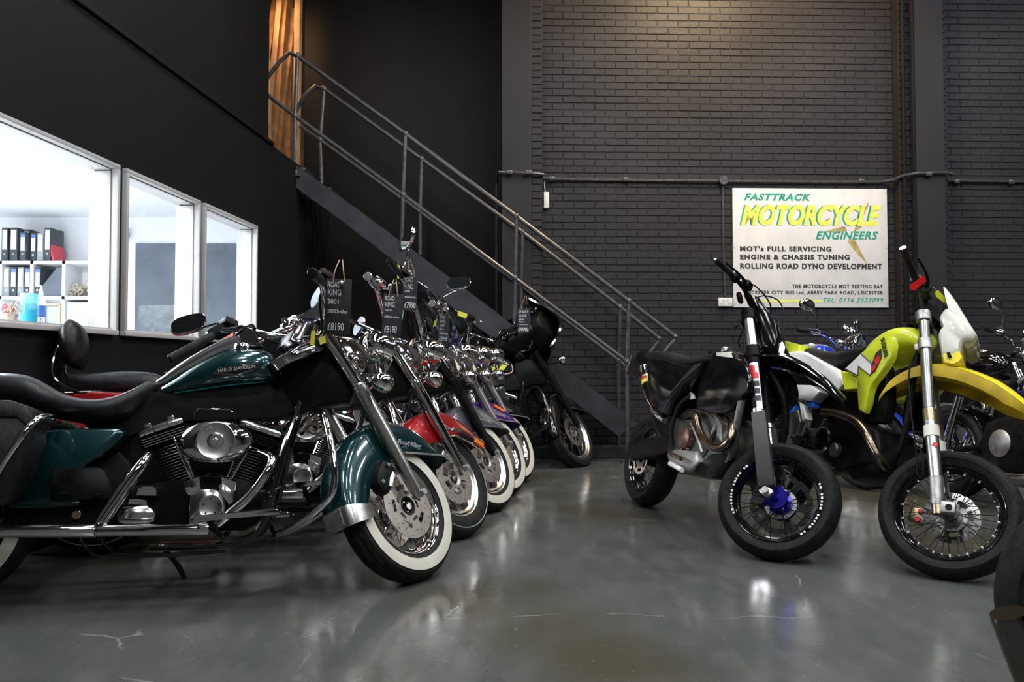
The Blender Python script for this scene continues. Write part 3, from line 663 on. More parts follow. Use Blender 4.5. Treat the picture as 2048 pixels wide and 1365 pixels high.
# ================================================================ touring cruiser (one builder for the row on the left)
SH = steer_m(26, .157, 46)
def mirror_y(pts): return [(p[0], -p[1], p[2]) for p in pts]
def make_cruiser(key, label, paint, opt):
    g = empty('motorcycle', label=label, cat='motorcycle', group='touring motorcycles parked in a row on the left', mw=root_m(*ROOTS[key]))
    hi = key in 'G'; med = key in 'GRY'
    B = lambda mb, n, m, p=None, **k: mb.build(n, m, g if p is None else p, **k)
    wbx = -1.78
    fork_m = opt.get('fork', 'chrome'); eng_hi = opt.get('engine', 'soft_chrome')
    # ---------------- wheels
    WF = SH @ TR(0, 0, .32) @ AX; WR = TR(wbx, 0, .32) @ AX
    ww = opt.get('whitewall', (.24, .70, 'white_rubber'))
    wheel(g, WF, 'front_wheel', whitewall=ww, style=opt.get('wheel', 'spoke'), spokes=opt.get('spokes', 40), rim_m=opt.get('rim', 'chrome'), spoke_m=opt.get('spoke_m', 'smoked_chrome'), disc=opt.get('disc', 'hd'), disc_r=(.04, .146), n=126 if med else 81, groove='touring', Rw=opt.get('Rw', .32), rim=opt.get('rimr', .208))
    wheel(g, WR, 'rear_wheel', whitewall=ww, style='cast', spokes=9, rim_m=opt.get('rim', 'chrome'), disc='hd' if hi else None, disc_r=(.05, .146), n=81, groove='touring' if hi else None)
    # ---------------- front fender (follows the tyre)
    def fender(M_, ang0, ang1, r_out, hw, rin, name, pm, pnt=None, flare=0):
        rows = []; n = 40
        for i in range(n+1):
            th = R(ang0+(ang1-ang0)*i/n); ri = rin(math.degrees(th)); ro = r_out(math.degrees(th)) if callable(r_out) else r_out
            tip = min(1, (i+.6)/5)
            prof = [(ri, hw), (ri+.006, hw+.003), (max(ri+.01, ro-.045), hw+.001), (max(ri+.012, ro-.02), hw*.86), (ro-.007, hw*.6), (ro-.001, hw*.3), (ro, 0)]
            prof = prof+[(r_, -y) for r_, y in reversed(prof[:-1])]
            rows.append([(r_*math.cos(th), -y*tip**.3 if 0 else -y, .32+r_*math.sin(th)) for r_, y in prof])
        return MB(M_).grid(rows).build(name, pm, pnt or g, solid=.003, smooth=60)
    rin = lambda a: min(.405, .25/(math.sin(R(a))-.13*math.cos(R(a)))) if a < 100 else (.262-(a-100)*.0022 if a < 125 else .207+(a-125)*.0006 if a < 155 else .225+(a-155)*.001 if a < 180 else .249+(a-180)*.0016)
    rof = lambda a: .42 if a < 90 else .42-.035*(a-90)/109
    ff = fender(SH, 40, 199, rof, .086, rin, 'front_fender', paint)
    for s in (-1, 1):
        pts = [((rin(a)-.001)*math.cos(R(a)), s*.0895, .32+(rin(a)-.001)*math.sin(R(a))) for a in range(41, 92, 3)]
        MB(SH).tube(pts, .005, n=6, k=1).build('fender_trim', opt.get('trim', 'brushed'), ff)
    if opt.get('tip', True): fender(SH, 187, 200, .39, .09, lambda a: .245, 'fender_tip', 'brushed', ff)
    if hi:
        pl = MB(SH); rows = []
        for a in range(188, 199, 2): rows.append([(.3925*math.cos(R(a)), y, .32+.3925*math.sin(R(a))) for y in (-.05, -.02, .02, .05)])
        pl.grid(rows).build('fender_tip_inset', 'cast_alu', ff, solid=.001)
    if opt.get('script', True):
        a = 50; mw = SH @ basis((.175, -.0915, .32+.292), (1, 0, -.42), (.42, 0, 1))
        mw = SH @ basis((-.03, -.0905, .607), (1, 0, .02), (0, 0, 1))
        text('fender_script', 'Road King', .036, 'silver_print', mw, ff, bold=.0006, shear=.45, ext=.0015)
    # ---------------- forks
    for s in (-1, 1):
        f = [(p[0], s*.118, p[2]) for p in [(-.421,-.118,1.054),(-.259,-.118,.833),(.019,-.118,.356)]]
        fk = MB(SH).tube([f[0], f[1]], .029, n=20, smooth=False).build('fork_leg', opt.get('fork_upper', fork_m), g)
        v = Vector(f[2])-Vector(f[1]); a0 = Vector(f[1])
        MB(SH).tube([tuple(a0-v*.02), tuple(a0+v*.0), tuple(a0+v*.02), tuple(a0+v*.5), tuple(a0+v*.97)], [.028, .0355, .034, .033, .028], n=20, smooth=False).build('fork_slider', opt.get('slider', 'slider_alu'), fk)
        MB(SH).tube([tuple(a0+v*.9), f[2], tuple(a0+v*1.03)], [.024, .022, .015], n=12, smooth=False).build('axle_boss', opt.get('slider', 'slider_alu'), fk)
        MB(SH).cyl((f[2][0], s*.09, f[2][2]), (f[2][0], s*.162, f[2][2]), .014, 12).build('axle_nut', 'cast_alu', fk)
        if hi or key == 'R':
            c = Vector([(-.161,-.1,.411)][0]); m = SH @ TR(c.x, s*.098, c.z) @ RY(28)
            cal = MB(m).prism([(-.05, 0, .06), (-.02, 0, .078), (.03, 0, .07), (.045, 0, .03), (.04, 0, -.03), (.03, 0, -.07), (-.01, 0, -.08), (-.045, 0, -.055), (-.055, 0, 0)], -.026, .03, .012, .88).build('brake_caliper', 'satin_black', fk, smooth=45)
            for zz in (-.045, .05): MB(m @ TR(-.02, -.03, zz) @ AX).lathe([(0, .006), (.009, .006), (.01, 0)], n=10).build('caliper_bolt', 'slider_alu', fk)
            MB(m @ TR(.025, 0, -.0)).prism([(-.012, 0, .04), (.012, 0, .036), (.006, 0, 0), (.012, 0, -.034), (-.008, 0, -.042), (-.016, 0, 0)], s*.026, s*.032, .002).build('caliper_badge', 'silver_print', fk)
        MB(SH).tube([tuple(a0+v*.1+Vector((-.06, 0, 0))), tuple(a0+v*.35+Vector((-.065, 0, .01))), tuple(a0+v*.6+Vector((-.07, 0, 0)))], .004, n=6).build('brake_hose', 'satin_black', fk)
    # lower triple clamp + stem
    c1 = Vector(([(-.252,-.1,.869)][0][0]-.01, 0, [(-.252,-.1,.869)][0][2]))
    MB(SH).box(c1, (.07, .26, .035), RY(26)).build('fork_clamp', 'black_paint', g, bevel=.008)
    ax = Vector((-math.sin(R(26)), 0, math.cos(R(26))))
    MB(SH).cyl(tuple(c1+Vector((.055, 0, 0))), tuple(c1+Vector((.055, 0, 0))+ax*.25), .03, 14).build('steering_stem', 'black_paint', g)
    # ---------------- nacelle, headlamp, passing lamps
    hc = Vector([(-.258,-.1,.991)][0]); hc = Vector((hc.x+.06, 0, hc.z+.01))
    if not opt.get('fairing'):
        nm = MB(SH @ TR(hc) @ RY(6)); secs = [(-.14, .07, -.05, .06), (-.11, .1, -.08, .105), (-.03, .115, -.1, .12), (.05, .108, -.1, .112), (.09, .1, -.095, .102)]
        na = nm.loft(secs, n=28, k=4, ex=2.4).build('headlamp_nacelle', 'chrome', g, smooth=60)
        MB(SH @ TR(hc) @ RY(96)).lathe([(.094, .085), (.104, .09), (.104, .108), (.09, .116), (.086, .105)], n=32).build('headlamp_ring', 'chrome', na)
        MB(SH @ TR(hc) @ RY(96)).lathe([(0, .122), (.045, .118), (.086, .106)], n=28).build('headlamp_glass', 'lens_glass', na)
        MB(SH @ TR(hc) @ RY(96)).lathe([(0, .04), (.05, .06), (.085, .104)], n=28).build('headlamp_reflector', 'mirror_glass', na)
        for s in (-1, 1):   # side plate of the nacelle beside the fork
            pl = [(-.37,-.13,1.017),(-.287,-.13,1.057),(-.223,-.13,1.043),(-.18,-.13,.996),(-.179,-.13,.927),(-.253,-.13,.85),(-.294,-.13,.889),(-.342,-.13,.963)]
            MB(SH).prism([(p[0], 0, p[2]) for p in pl], s*.128, s*.142, .004, .96).build('nacelle_side', 'chrome', na)
        br = MB(SH).tube([(hc.x+.03, -.25, hc.z-.07), (hc.x+.06, -.12, hc.z-.105), (hc.x+.06, .12, hc.z-.105), (hc.x+.03, .25, hc.z-.07)], .011, n=8).build('lamp_bar', 'chrome', g)
        for s in (-1, 1):
            L0 = Vector([(-.204,-.235,.994)][0]); L0 = Vector((L0.x, s*.235, L0.z)); m = SH @ TR(L0) @ RY(90)
            pf = [(0, -.085), (.025, -.08), (.05, -.055), (.061, -.02), (.063, .015), (.066, .022), (.066, .032), (.06, .036)]
            la = MB(m).lathe(pf, n=26).build('passing_lamp', 'chrome', g, smooth=60)
            MB(m).lathe([(0, .044), (.03, .042), (.06, .034)], n=20).build('lamp_lens', 'lens_glass', la)
            MB(m).lathe([(0, -.01), (.06, .032)], n=20).build('lamp_reflector', 'mirror_glass', la)
            P0 = Vector([(-.243,-.235,.908)][0]); P0 = Vector((P0.x, s*.235, P0.z))
            MB(SH @ TR(P0)).lathe([(0, .006), (.03, .005), (.046, -.002), (.044, -.006), (.012, -.01), (0, -.01)], n=24).build('lamp_mount', 'chrome', la)
            T0 = Vector([(-.225,-.235,.803)][0]); T0 = Vector((T0.x, s*.235, T0.z))
            MB(SH).tube([tuple(P0), tuple(P0.lerp(T0, .4)), tuple(T0)], [.013, .011, .012], n=10).build('lamp_stem', 'chrome', la)
            m = SH @ TR(T0) @ RY(90)
            MB(m).lathe([(0, -.062), (.018, -.058), (.036, -.036), (.044, -.005), (.045, .02), (.042, .024)], n=22).build('indicator_shell', 'chrome', la, smooth=60)
            MB(m).lathe([(.042, .024), (.034, .034), (0, .038)], n=20).build('indicator_lens', opt.get('lens', 'orange_lens'), la)
    # ---------------- handlebar
    hb = [(-.381,0,1.12),(-.415,-.09,1.071),(-.449,-.17,1.09),(-.516,-.24,1.116),(-.588,-.31,1.115),(-.646,-.36,1.114),(-.751,-.44,1.05)]
    ofs = opt.get('bar_shift', (0, 0)); hb = [(p[0]+ofs[0]*i/6, p[1], p[2]+ofs[1]*i/6) for i, p in enumerate(hb)]
    R_ = hb[1:]
    hbl = [(-.385,.09,1.155),(-.478,.17,1.179),(-.561,.24,1.221),(-.609,.31,1.243),(-.644,.36,1.236),(-.766,.48,1.145)]
    hbl = [(p[0]+ofs[0]*(i+1)/6, p[1], p[2]+ofs[1]*(i+1)/6) for i, p in enumerate(hbl)]
    full = list(reversed(hbl))+[hb[0]]+R_
    bar = MB(SH).tube(full, .0135, n=12, k=5).build('handlebar', 'chrome', g)
    for s in (-1, 1):
        hh_ = hb if s < 0 else [hb[0]]+hbl; mir = lambda p: p
        a, b = Vector(hh_[5]), Vector(hh_[6]); d = (b-a).normalized()
        gp = MB(SH).tube([tuple(a+d*.01), tuple(a+d*.015), tuple(b+d*.03), tuple(b+d*.034)], [.017, .0205, .0205, .016], n=16, smooth=False).build('grip', opt.get('grip', 'grip_rubber'), bar)
        MB(SH).cyl(tuple(b+d*.034), tuple(b+d*.04), .022, 16, .018).build('grip_cap', opt.get('gripcap', 'satin_black'), bar)
        up_ = ax; fwd = Vector((1, 0, .15)).normalized(); hs = a-d*.02
        MB(SH).box(hs, (.05, .075, .05), Matrix(((fwd.x, d.x, up_.x, 0), (fwd.y, d.y, up_.y, 0), (fwd.z, d.z, up_.z, 0), (0, 0, 0, 1)))).build('switch_housing', opt.get('control', 'satin_black'), bar, bevel=.01)
        MB(SH).box(hs+fwd*.03+up_*.03-d*.03, (.07, .06, .035), RY(10)).build('reservoir', opt.get('control', 'satin_black'), bar, bevel=.008)
        lv = [hs+fwd*.05-d*.02, hs+fwd*.09+d*.01, hs+fwd*.125+d*.07, hs+fwd*.14+d*.13]
        MB(SH).tube([tuple(p) for p in lv], [.006, .007, .0065, .008], n=8).build('lever', 'brushed', bar)
        MB(SH).ball(tuple(lv[-1]), .0105, 10).build('lever_ball', 'brushed', bar)
        if (s > 0 and opt.get('mirror_l', True)) or (s < 0 and opt.get('mirror_r')):
            mp = hs+Vector((.0, 0, 0))+up_*.03; mc = mp+Vector((.03, s*.07, opt.get('mir_h', .13)))
            if s > 0 and opt.get('mir_at'): mc = Vector(opt['mir_at'])
            if s < 0 and opt.get('mir_at_r'): mc = Vector(opt['mir_at_r'])
            MB(SH).tube([tuple(mp), tuple(mp+Vector((.04, s*.03, .05))), tuple(mc+Vector((.01, 0, -.04)))], .0055, n=8).build('mirror_stem', 'chrome', bar)
            fr = SH @ TR(mc) @ RZ(opt.get('mir_yaw' if s > 0 else 'mir_yaw_r', -s*14)) @ RX(-s*6)
            o1 = [(.05*math.copysign(abs(math.cos(R(a)))**.75, math.cos(R(a)))-.01*math.sin(R(a)), 0, .083*math.copysign(abs(math.sin(R(a)))**.75, math.sin(R(a)))) for a in range(0, 360, 15)]
            mm = fr @ RX(90)
            def T90(o_): return [(p[0], 0, p[2]) for p in o_]
            mbm = MB(fr @ Matrix(((0, 1, 0, 0), (0, 0, 1, 0), (1, 0, 0, 0), (0, 0, 0, 1))))
            mbm.prism([(p[0], 0, p[2]) for p in o1], -.004, .018, .006, .9).build('mirror_shell', 'chrome', bar)
            MB(mbm.M).prism([(p[0]*.93, 0, p[2]*.95) for p in o1], -.006, -.004).build('mirror_face', 'mirror_glass', bar)
        # cables
        MB(SH).tube([tuple(hs-d*.02+Vector((.02, 0, -.02))), tuple(Vector(hh_[3])+Vector((-.03, 0, .01))), tuple(Vector(hh_[2])+Vector((-.035, 0, -.03))), tuple(Vector(hh_[1])+Vector((.0, 0, -.06)))], .006, n=6).build('cable', 'satin_black', bar)
    rs = [(p[0], 0, p[2]) for p in [(-.563,0,1.013),(-.531,0,1.081),(-.458,0,1.148),(-.422,0,1.171),(-.385,0,1.14),(-.414,0,1.077),(-.5,0,1.002)]]
    MB(SH).prism(rs, -.05, .05, .008, .9).build('bar_riser', 'smoked_chrome', g)
    if not opt.get('fairing'): MB(SH).prism([(p[0], 0, p[2]) for p in [(-.629,-.06,.907),(-.578,-.06,.957),(-.402,-.06,1.07),(-.329,-.06,1.094),(-.309,-.06,1.063),(-.413,-.06,.972),(-.598,-.06,.877)]], -.09, .09, .05, .7).build('fork_top_cover', 'smoked_chrome', g, smooth=60)
    # ---------------- fuel tank
    def sec(tops, bots, hws):
        out = []
        for t, b, h_ in zip(tops, bots, hws):
            out.append((.5*(t[0]+b[0]), t[2], b[2], h_))
        return out
    tank = sec([(-1.02,-.06,.87),(-.968,-.06,.903),(-.9,-.06,.955),(-.82,-.06,1.002),(-.738,-.06,1.033),(-.654,-.06,1.041),(-.59,-.06,1.031),(-.555,-.06,1),(-.527,-.06,.941)], [(-1.003,-.13,.829),(-.95,-.13,.829),(-.881,-.13,.836),(-.801,-.13,.845),(-.721,-.13,.856),(-.639,-.13,.866),(-.578,-.13,.873),(-.537,-.13,.88),(-.516,-.13,.893)], (.07, .095, .12, .138, .148, .148, .135, .105, .04))
    tk = MB().loft(tank, n=32, k=5, ex=2.5).build('fuel_tank', opt.get('tank', paint), g, smooth=70)
    lt = [(p[0], s*(h_+.001), p[2]) for s in (-1,) for p, h_ in zip([(-.949,-.135,.835),(-.88,-.135,.841),(-.801,-.135,.851),(-.721,-.135,.862),(-.639,-.135,.871),(-.578,-.135,.88)], (.088, .112, .13, .139, .139, .125))]
    for s in (-1, 1): MB().tube([(p[0], -s*p[1]*.985, p[2]) for p in lt], .0022, n=5).build('pinstripe', 'green_line' if key == 'G' else 'silver_print', tk)
    cap = Vector([(-.687,-.07,1.041)][0])
    MB(TR(cap) @ RX(10)).lathe([(0, .022), (.012, .022), (.03, .018), (.036, .008), (.036, -.01)], n=28).build('fuel_cap', 'chrome', tk)
    # console with speedometer
    con = sec([(-1.058,0,.889),(-1.002,0,.936),(-.943,0,.986),(-.872,0,1.035),(-.801,0,1.077),(-.738,0,1.106),(-.696,0,1.125)], [(-1.056,0,.863),(-.998,0,.885),(-.939,0,.919),(-.868,0,.953),(-.797,0,.995),(-.734,0,1.019),(-.692,0,1.033)], (.02, .03, .038, .045, .05, .055, .058))
    MB().loft(con, n=20, k=4, ex=2.6).build('tank_console', 'soft_chrome', g, smooth=60)
    sp_ = [(-.71,0,1.102),(-.671,0,1.142),(-.647,0,1.135),(-.6,0,1.048),(-.682,0,1.047)]
    MB().prism([(p[0], 0, p[2]) for p in sp_], -.06, .06, .014, .85).build('speedometer_pod', 'smoked_chrome', g)
    s0 = Vector([(-.692,0,1.123)][0])
    MB(TR(s0) @ RY(-42)).lathe([(.056, -.02), (.06, .004), (.052, .008), (.05, .003), (0, .002)], n=28).build('speedometer', 'satin_black', g)
    if hi:   # chrome badge with the maker's lettering
        bd = [(-.785,-.152,.908),(-.77,-.152,.932),(-.616,-.152,.956),(-.603,-.152,.938),(-.692,-.152,.903)]
        bg = MB().prism([(p[0], 0, p[2]) for p in bd], -.1535, -.14).build('tank_badge', 'satin_black', tk, smooth=0)
        MB().tube([(p[0], -.154, p[2]) for p in bd+[bd[0]]], .0018, n=6, smooth=False).build('badge_rim', 'chrome', tk)
        b0, b1 = [(-.767,-.155,.912),(-.617,-.155,.935)]
        bt = Vector(b1)-Vector(b0)
        text('badge_lettering', 'HARLEY-DAVIDSON', 1, 'silver_print', basis(b0, bt, (0, 0, 1)), tk, bold=.02, ext=.002, width=bt.length, height=.0165)
        w_ = [(-.792,-.155,.901),(-.767,-.155,.914)]
    elif key == 'D':
        for pxs, mm in (([(-.841,-.15,.893),(-.764,-.15,.965),(-.702,-.15,.938),(-.6,-.15,.961),(-.639,-.15,.906),(-.721,-.15,.916),(-.78,-.15,.872)], 'yellow_graphic'), ):
            MB().prism([(p[0], 0, p[2]) for p in pxs], -.151, -.14).build('tank_graphic', mm, tk, smooth=0)
        lp = [(-.938,-.148,.85),(-.759,-.148,.857),(-.597,-.148,.874),(-.547,-.148,.911),(-.559,-.148,.968),(-.602,-.148,.999),(-.685,-.148,1.006)]
        MB().tube([(p[0], -.148 if i < 3 else -.12+.02*(i-3)/3, p[2]) for i, p in enumerate(lp)], .006, n=6).build('tank_stripe', 'pink_line', tk)
    else:
        b0, b1 = [(-.767,-.153,.908),(-.617,-.153,.931)]; bt = Vector(b1)-Vector(b0)
        MB(basis(Vector(b0).lerp(Vector(b1), .5), bt, (0, 0, 1))).box((0, .008, -.003), (bt.length, .03, .008)).build('tank_badge', 'smoked_chrome', tk, bevel=.003)
    # frame spine below the tank / dark block for the neck shade
    MB().prism([(p[0], 0, p[2]) for p in [(-1.056,-.05,.841),(-.522,-.05,.891),(-.436,-.05,.903),(-.408,-.05,.814),(-.453,-.05,.736),(-.704,-.05,.721),(-.988,-.05,.713),(-1.065,-.05,.683),(-1.141,-.05,.641),(-1.259,-.05,.663),(-1.311,-.05,.715),(-1.186,-.05,.73),(-1.082,-.05,.79)]], -.07, .07, .012).build('frame_spine', 'satin_black', g)
    MB().prism([(p[0], 0, p[2]) for p in [(-.521,-.06,.878),(-.512,-.06,.987),(-.439,-.06,1.027),(-.309,-.06,1.04),(-.232,-.06,.945),(-.191,-.06,.858),(-.216,-.06,.799),(-.346,-.06,.785),(-.44,-.06,.745),(-.486,-.06,.812)]], -.075, .075, .015).build('neck_shade_block', 'black_plastic', g)  # black block standing in for the shade around fork and neck
    # ---------------- seat
    seat = sec([(-1.977,-.08,.921),(-1.868,-.08,.91),(-1.742,-.08,.918),(-1.632,-.08,.919),(-1.547,-.08,.909),(-1.473,-.08,.868),(-1.414,-.08,.837),(-1.339,-.08,.814),(-1.262,-.08,.808),(-1.186,-.08,.825),(-1.115,-.08,.866),(-1.066,-.08,.901),(-1.037,-.08,.891)],
               [(-1.931,-.15,.813),(-1.825,-.15,.793),(-1.7,-.15,.782),(-1.592,-.15,.782),(-1.509,-.15,.77),(-1.439,-.15,.746),(-1.383,-.15,.733),(-1.311,-.15,.719),(-1.235,-.15,.709),(-1.16,-.15,.711),(-1.094,-.15,.746),(-1.052,-.15,.804),(-1.024,-.15,.855)],
               (.09, .13, .15, .155, .155, .16, .165, .175, .18, .17, .13, .075, .03))
    MB().loft(seat, n=28, k=4, ex=2.8).build('seat', 'leather', g, smooth=70)
    # ---------------- rear fender, side cover, saddlebags
    rows = []
    for i in range(33):
        th = R(8+172*i/32)
        rows.append([(wbx+r_*math.cos(th), y, .32+r_*math.sin(th)) for r_, y in [(.30, -.10), (.345, -.103), (.368, -.085), (.375, -.045), (.377, 0), (.375, .045), (.368, .085), (.345, .103), (.30, .10)]])
    MB().grid(rows).build('rear_fender', paint, g, solid=.003, smooth=60)
    pan = [(-1.447,-.17,.663),(-1.375,-.17,.674),(-1.246,-.17,.676),(-1.137,-.17,.676),(-1.115,-.17,.657),(-1.137,-.17,.619),(-1.191,-.17,.565),(-1.248,-.17,.526),(-1.267,-.17,.481),(-1.257,-.17,.369),(-1.383,-.17,.36),(-1.514,-.17,.364),(-1.537,-.17,.456),(-1.493,-.17,.582)]
    for s in (-1, 1):
        MB().prism([(p[0], 0, p[2]) for p in pan], s*.05, s*.175, .02, .9).build('side_panel', opt.get('side', paint), g, smooth=50)
        sb = [(-1.864,-.36,.72),(-1.761,-.36,.739),(-1.477,-.36,.743),(-1.421,-.36,.728),(-1.389,-.36,.686),(-1.386,-.36,.611),(-1.417,-.36,.481),(-1.461,-.36,.382),(-1.571,-.36,.361),(-1.82,-.36,.367)]
        bagm = opt.get('bag', 'leather_grain')
        bg_ = MB().prism([(p[0], 0, p[2]) for p in sb], s*.19, s*.385, .035, .9).build('saddlebag', bagm, g, smooth=60)
        ld = [(-1.87,-.37,.737),(-1.758,-.37,.754),(-1.468,-.37,.757),(-1.412,-.37,.738),(-1.383,-.37,.693),(-1.387,-.37,.662),(-1.428,-.37,.693),(-1.751,-.37,.697),(-1.864,-.37,.689)]
        MB().prism([(p[0], 0, p[2]) for p in ld], s*.185, s*.392, .02, .94).build('saddlebag_lid', bagm, bg_, smooth=60)
        gt = [(p[0], -s*p[1], p[2]) if 0 else (p[0], s*abs(p[1]), p[2]) for p in [(-1.509,-.4,.391),(-1.487,-.4,.458),(-1.461,-.4,.525),(-1.413,-.4,.614),(-1.385,-.38,.672),(-1.366,-.34,.698),(-1.358,-.27,.708),(-1.369,-.15,.709)]]
        MB().tube(gt, .0125, n=12).build('saddlebag_guard', 'chrome', g)
    # toolbox pouch and brass bolt on the right
    MB().prism([(p[0], 0, p[2]) for p in [(-1.362,-.2,.498),(-1.348,-.2,.513),(-1.297,-.2,.516),(-1.195,-.2,.515),(-1.169,-.2,.505),(-1.147,-.2,.463),(-1.128,-.2,.4),(-1.138,-.2,.389),(-1.351,-.2,.39)]], -.225, -.15, .014, .94).build('toolbox', 'black_plastic', g, smooth=50)
    for x in ([(-1.312,-.23,.415),(-1.289,-.23,.414)], [(-1.19,-.23,.408),(-1.166,-.23,.408)]):
        MB().tube([tuple(x[0]), tuple(x[1])], .005, n=6, smooth=False).build('toolbox_latch', 'satin_black', g)
    MB().prism([(p[0], 0, p[2]) for p in [(-1.542,-.1,.377),(-1.259,-.1,.375),(-1.271,-.1,.515),(-1.144,-.1,.585),(-1.098,-.1,.533),(-1.093,-.1,.287),(-1.546,-.1,.292)]], -.12, .12, .01).build('frame_side', 'satin_black', g)
    bb = Vector([(-1.277,-.13,.335)][0]); MB(TR(bb) @ AX).lathe([(0, .014), (.015, .014), (.018, .01), (.018, -.02)], n=16).build('frame_bolt', 'gold_alloy', g)
    # ---------------- exhaust
    for s, ys in ((-1, (-.25, -.24)), (1, (.25, .24))):
        pr = lambda P: [(p[0], s*abs(p[1]), p[2]) for p in P]
        MB().tube(pr([(-1.983,-.25,.296),(-1.967,-.25,.296),(-1.504,-.25,.28),(-1.177,-.25,.271),(-1.171,-.25,.271)]), [.02, .026, .026, .026, .024], n=20, smooth=False).build('muffler', 'chrome', g, smooth=50)
        MB().tube(pr([(-1.164,-.25,.27),(-1.159,-.25,.27),(-.79,-.25,.263),(-.757,-.25,.262),(-.753,-.25,.262)]), [.021, .023, .023, .022, .015], n=20, smooth=False).build('exhaust_shield', 'chrome', g, smooth=50)
    MB().tube([(-1.162,-.25,.287),(-1.152,-.24,.312),(-1.101,-.22,.407),(-1.04,-.2,.515),(-1.018,-.17,.567)], [.022, .026, .0265, .025, .018], n=20).build('crossover_shield', 'chrome', g, smooth=60)
    MB().tube([(-.59,-.1,.579),(-.539,-.15,.551),(-.538,-.17,.516),(-.558,-.18,.475),(-.599,-.18,.414),(-.64,-.18,.367),(-.685,-.18,.328),(-.737,-.17,.281)], [.016, .019, .019, .019, .019, .02, .02, .016], n=18).build('exhaust_header', opt.get('header', 'chrome'), g, smooth=60)
    # ---------------- engine
    ecase = [(-.92,-.1,.469),(-.836,-.1,.484),(-.727,-.1,.486),(-.629,-.1,.46),(-.582,-.1,.401),(-.574,-.1,.297),(-.656,-.1,.255),(-1.007,-.1,.265),(-1.103,-.1,.292),(-1.133,-.1,.392),(-1.092,-.1,.447),(-.981,-.1,.46)]
    MB().prism([(p[0], 0, p[2]) for p in ecase], -.1, .1, .02, .93).build('crankcase', 'crinkle_black', g, smooth=50)
    for (pb, pt, ang) in (([(-.905,0,.449),(-.97,0,.626)], 0, 0), ([(-.672,0,.445),(-.613,0,.617)], 0, 0)):
        b0, t0 = Vector(pb[0]), Vector(pb[1]); v = t0-b0; L = v.length; rot = v.to_track_quat('Z', 'X').to_matrix().to_4x4(); m = TR(b0) @ rot
        nf = 13; pr = [(0, 0), (.062, 0)]; eds = []
        for i in range(nf):
            z = L*.1+i*(L*.85/nf); rf = .073+.016*(i/nf)
            pr += [(.06, z), (rf, z+.001), (rf, z+.0035), (.06, z+.0045)]; eds.append((rf, z))
        pr += [(.07, L), (0, L)]
        cy = MB(m).lathe(pr, n=28).build('cylinder', 'crinkle_black', g, smooth=25)
        fe = MB(m)
        for rf, z in eds: fe.lathe([(rf-.001, z+.0008), (rf+.0012, z+.0012), (rf+.0012, z+.0033), (rf-.001, z+.0038)], n=40)
        o_ = fe.build('fin_edges', 'brushed', cy, smooth=25); o_['kind'] = 'stuff'
        # head with square fins, rocker cover
        hd = MB(m)
        for i in range(4): hd.box((0, 0, L+.006+i*.0105), (.165+.003*i, .2, .004))
        hd.box((0, 0, L+.022), (.13, .15, .045)); hd_ = hd.build('cylinder_head', 'crinkle_black', cy)
        hd_['kind'] = 'stuff'
        ee = MB(m)
        for i in range(4): ee.box((0, -.101, L+.006+i*.0105), (.165+.003*i, .0016, .003))
        o_ = ee.build('head_fin_edges', 'brushed', cy); o_['kind'] = 'stuff'
        rc = MB(m @ TR(0, 0, L+.044)); rc.loft([(-.092, .03, .006, .07), (-.088, .044, -.0, .1), (-.06, .05, -.002, .106), (.06, .05, -.002, .106), (.088, .044, -.0, .1), (.092, .03, .006, .07)], n=32, k=1, ex=2.9).build('rocker_cover', eng_hi, cy, smooth=50)
        for x in (-.05, .045): MB(m @ TR(x, 0, L+.044)).box((0, -.03, .05), (.03, .12, .014)).build('rocker_lug', eng_hi, cy, bevel=.004)
        for x in (-.028, .03): MB(m @ TR(x, 0, L+.044)).box((0, -.102, .022), (.0025, .008, .046)).build('rocker_seam', 'satin_black', cy)
    # air cleaner
    ac = Vector([(-.751,-.24,.611)][0]); sx_, sz_ = .144, .088; m = TR(ac) @ AX
    E = Matrix.Diagonal((1, sz_/sx_, 1, 1))
    aco = MB(m).lathe([(0, .043), (sx_*.55, .042), (sx_*.75, .035), (sx_*.92, .02), (sx_*.99, .004), (sx_, -.012), (sx_*.97, -.04), (sx_*.9, -.05)], E, n=48).build('air_cleaner', 'chrome', g, smooth=70)
    m2 = TR(Vector([(-.745,-.285,.612)][0])) @ AX
    MB(m2).lathe([(.031, .0), (.068, -.001), (.072, .001), (.075, .0), (.075, -.006), (.0, -.006)], n=48).build('air_cleaner_disc', 'brushed', aco)
    MB(m2).lathe([(0, .007), (.006, .007), (.01, .004), (.026, .005), (.032, .003), (.034, -.004)], n=32).build('centre_cap', eng_hi, aco)
    MB(m2).lathe([(0, .012), (.006, .012), (.007, .004)], n=10).build('cap_bolt', 'brushed', aco)
    if hi:
        for (wd_, a0) in (('GENUINE', 205), ('CO', -15)):
            for i, ch in enumerate(wd_):
                a = R(a0-i*15)
                if ch != ' ': 
                    o_ = text('disc_lettering', ch, .013, 'cast_alu', m2 @ TR(.052*math.cos(a), .052*math.sin(a), .0003) @ RZ(math.degrees(a)-90), aco, bold=.0002, ext=.0003)
    brk = [(-.846,-.2,.71),(-.846,-.2,.735),(-.831,-.2,.752),(-.707,-.2,.748),(-.69,-.2,.731),(-.681,-.2,.702)]
    MB().tube(brk, .0035, n=8, smooth=False).build('cleaner_bracket', 'chrome', g)
    for P in ([(-.931,-.16,.645),(-.888,-.15,.543),(-.85,-.14,.465)], [(-.902,-.13,.59),(-.867,-.13,.528),(-.845,-.13,.476)], [(-.636,-.16,.574),(-.667,-.15,.52),(-.699,-.14,.463)], [(-.686,-.13,.546),(-.7,-.13,.509),(-.713,-.13,.474)]):
        MB().tube(P, .0062, n=10, smooth=False).build('pushrod_tube', 'chrome', g)
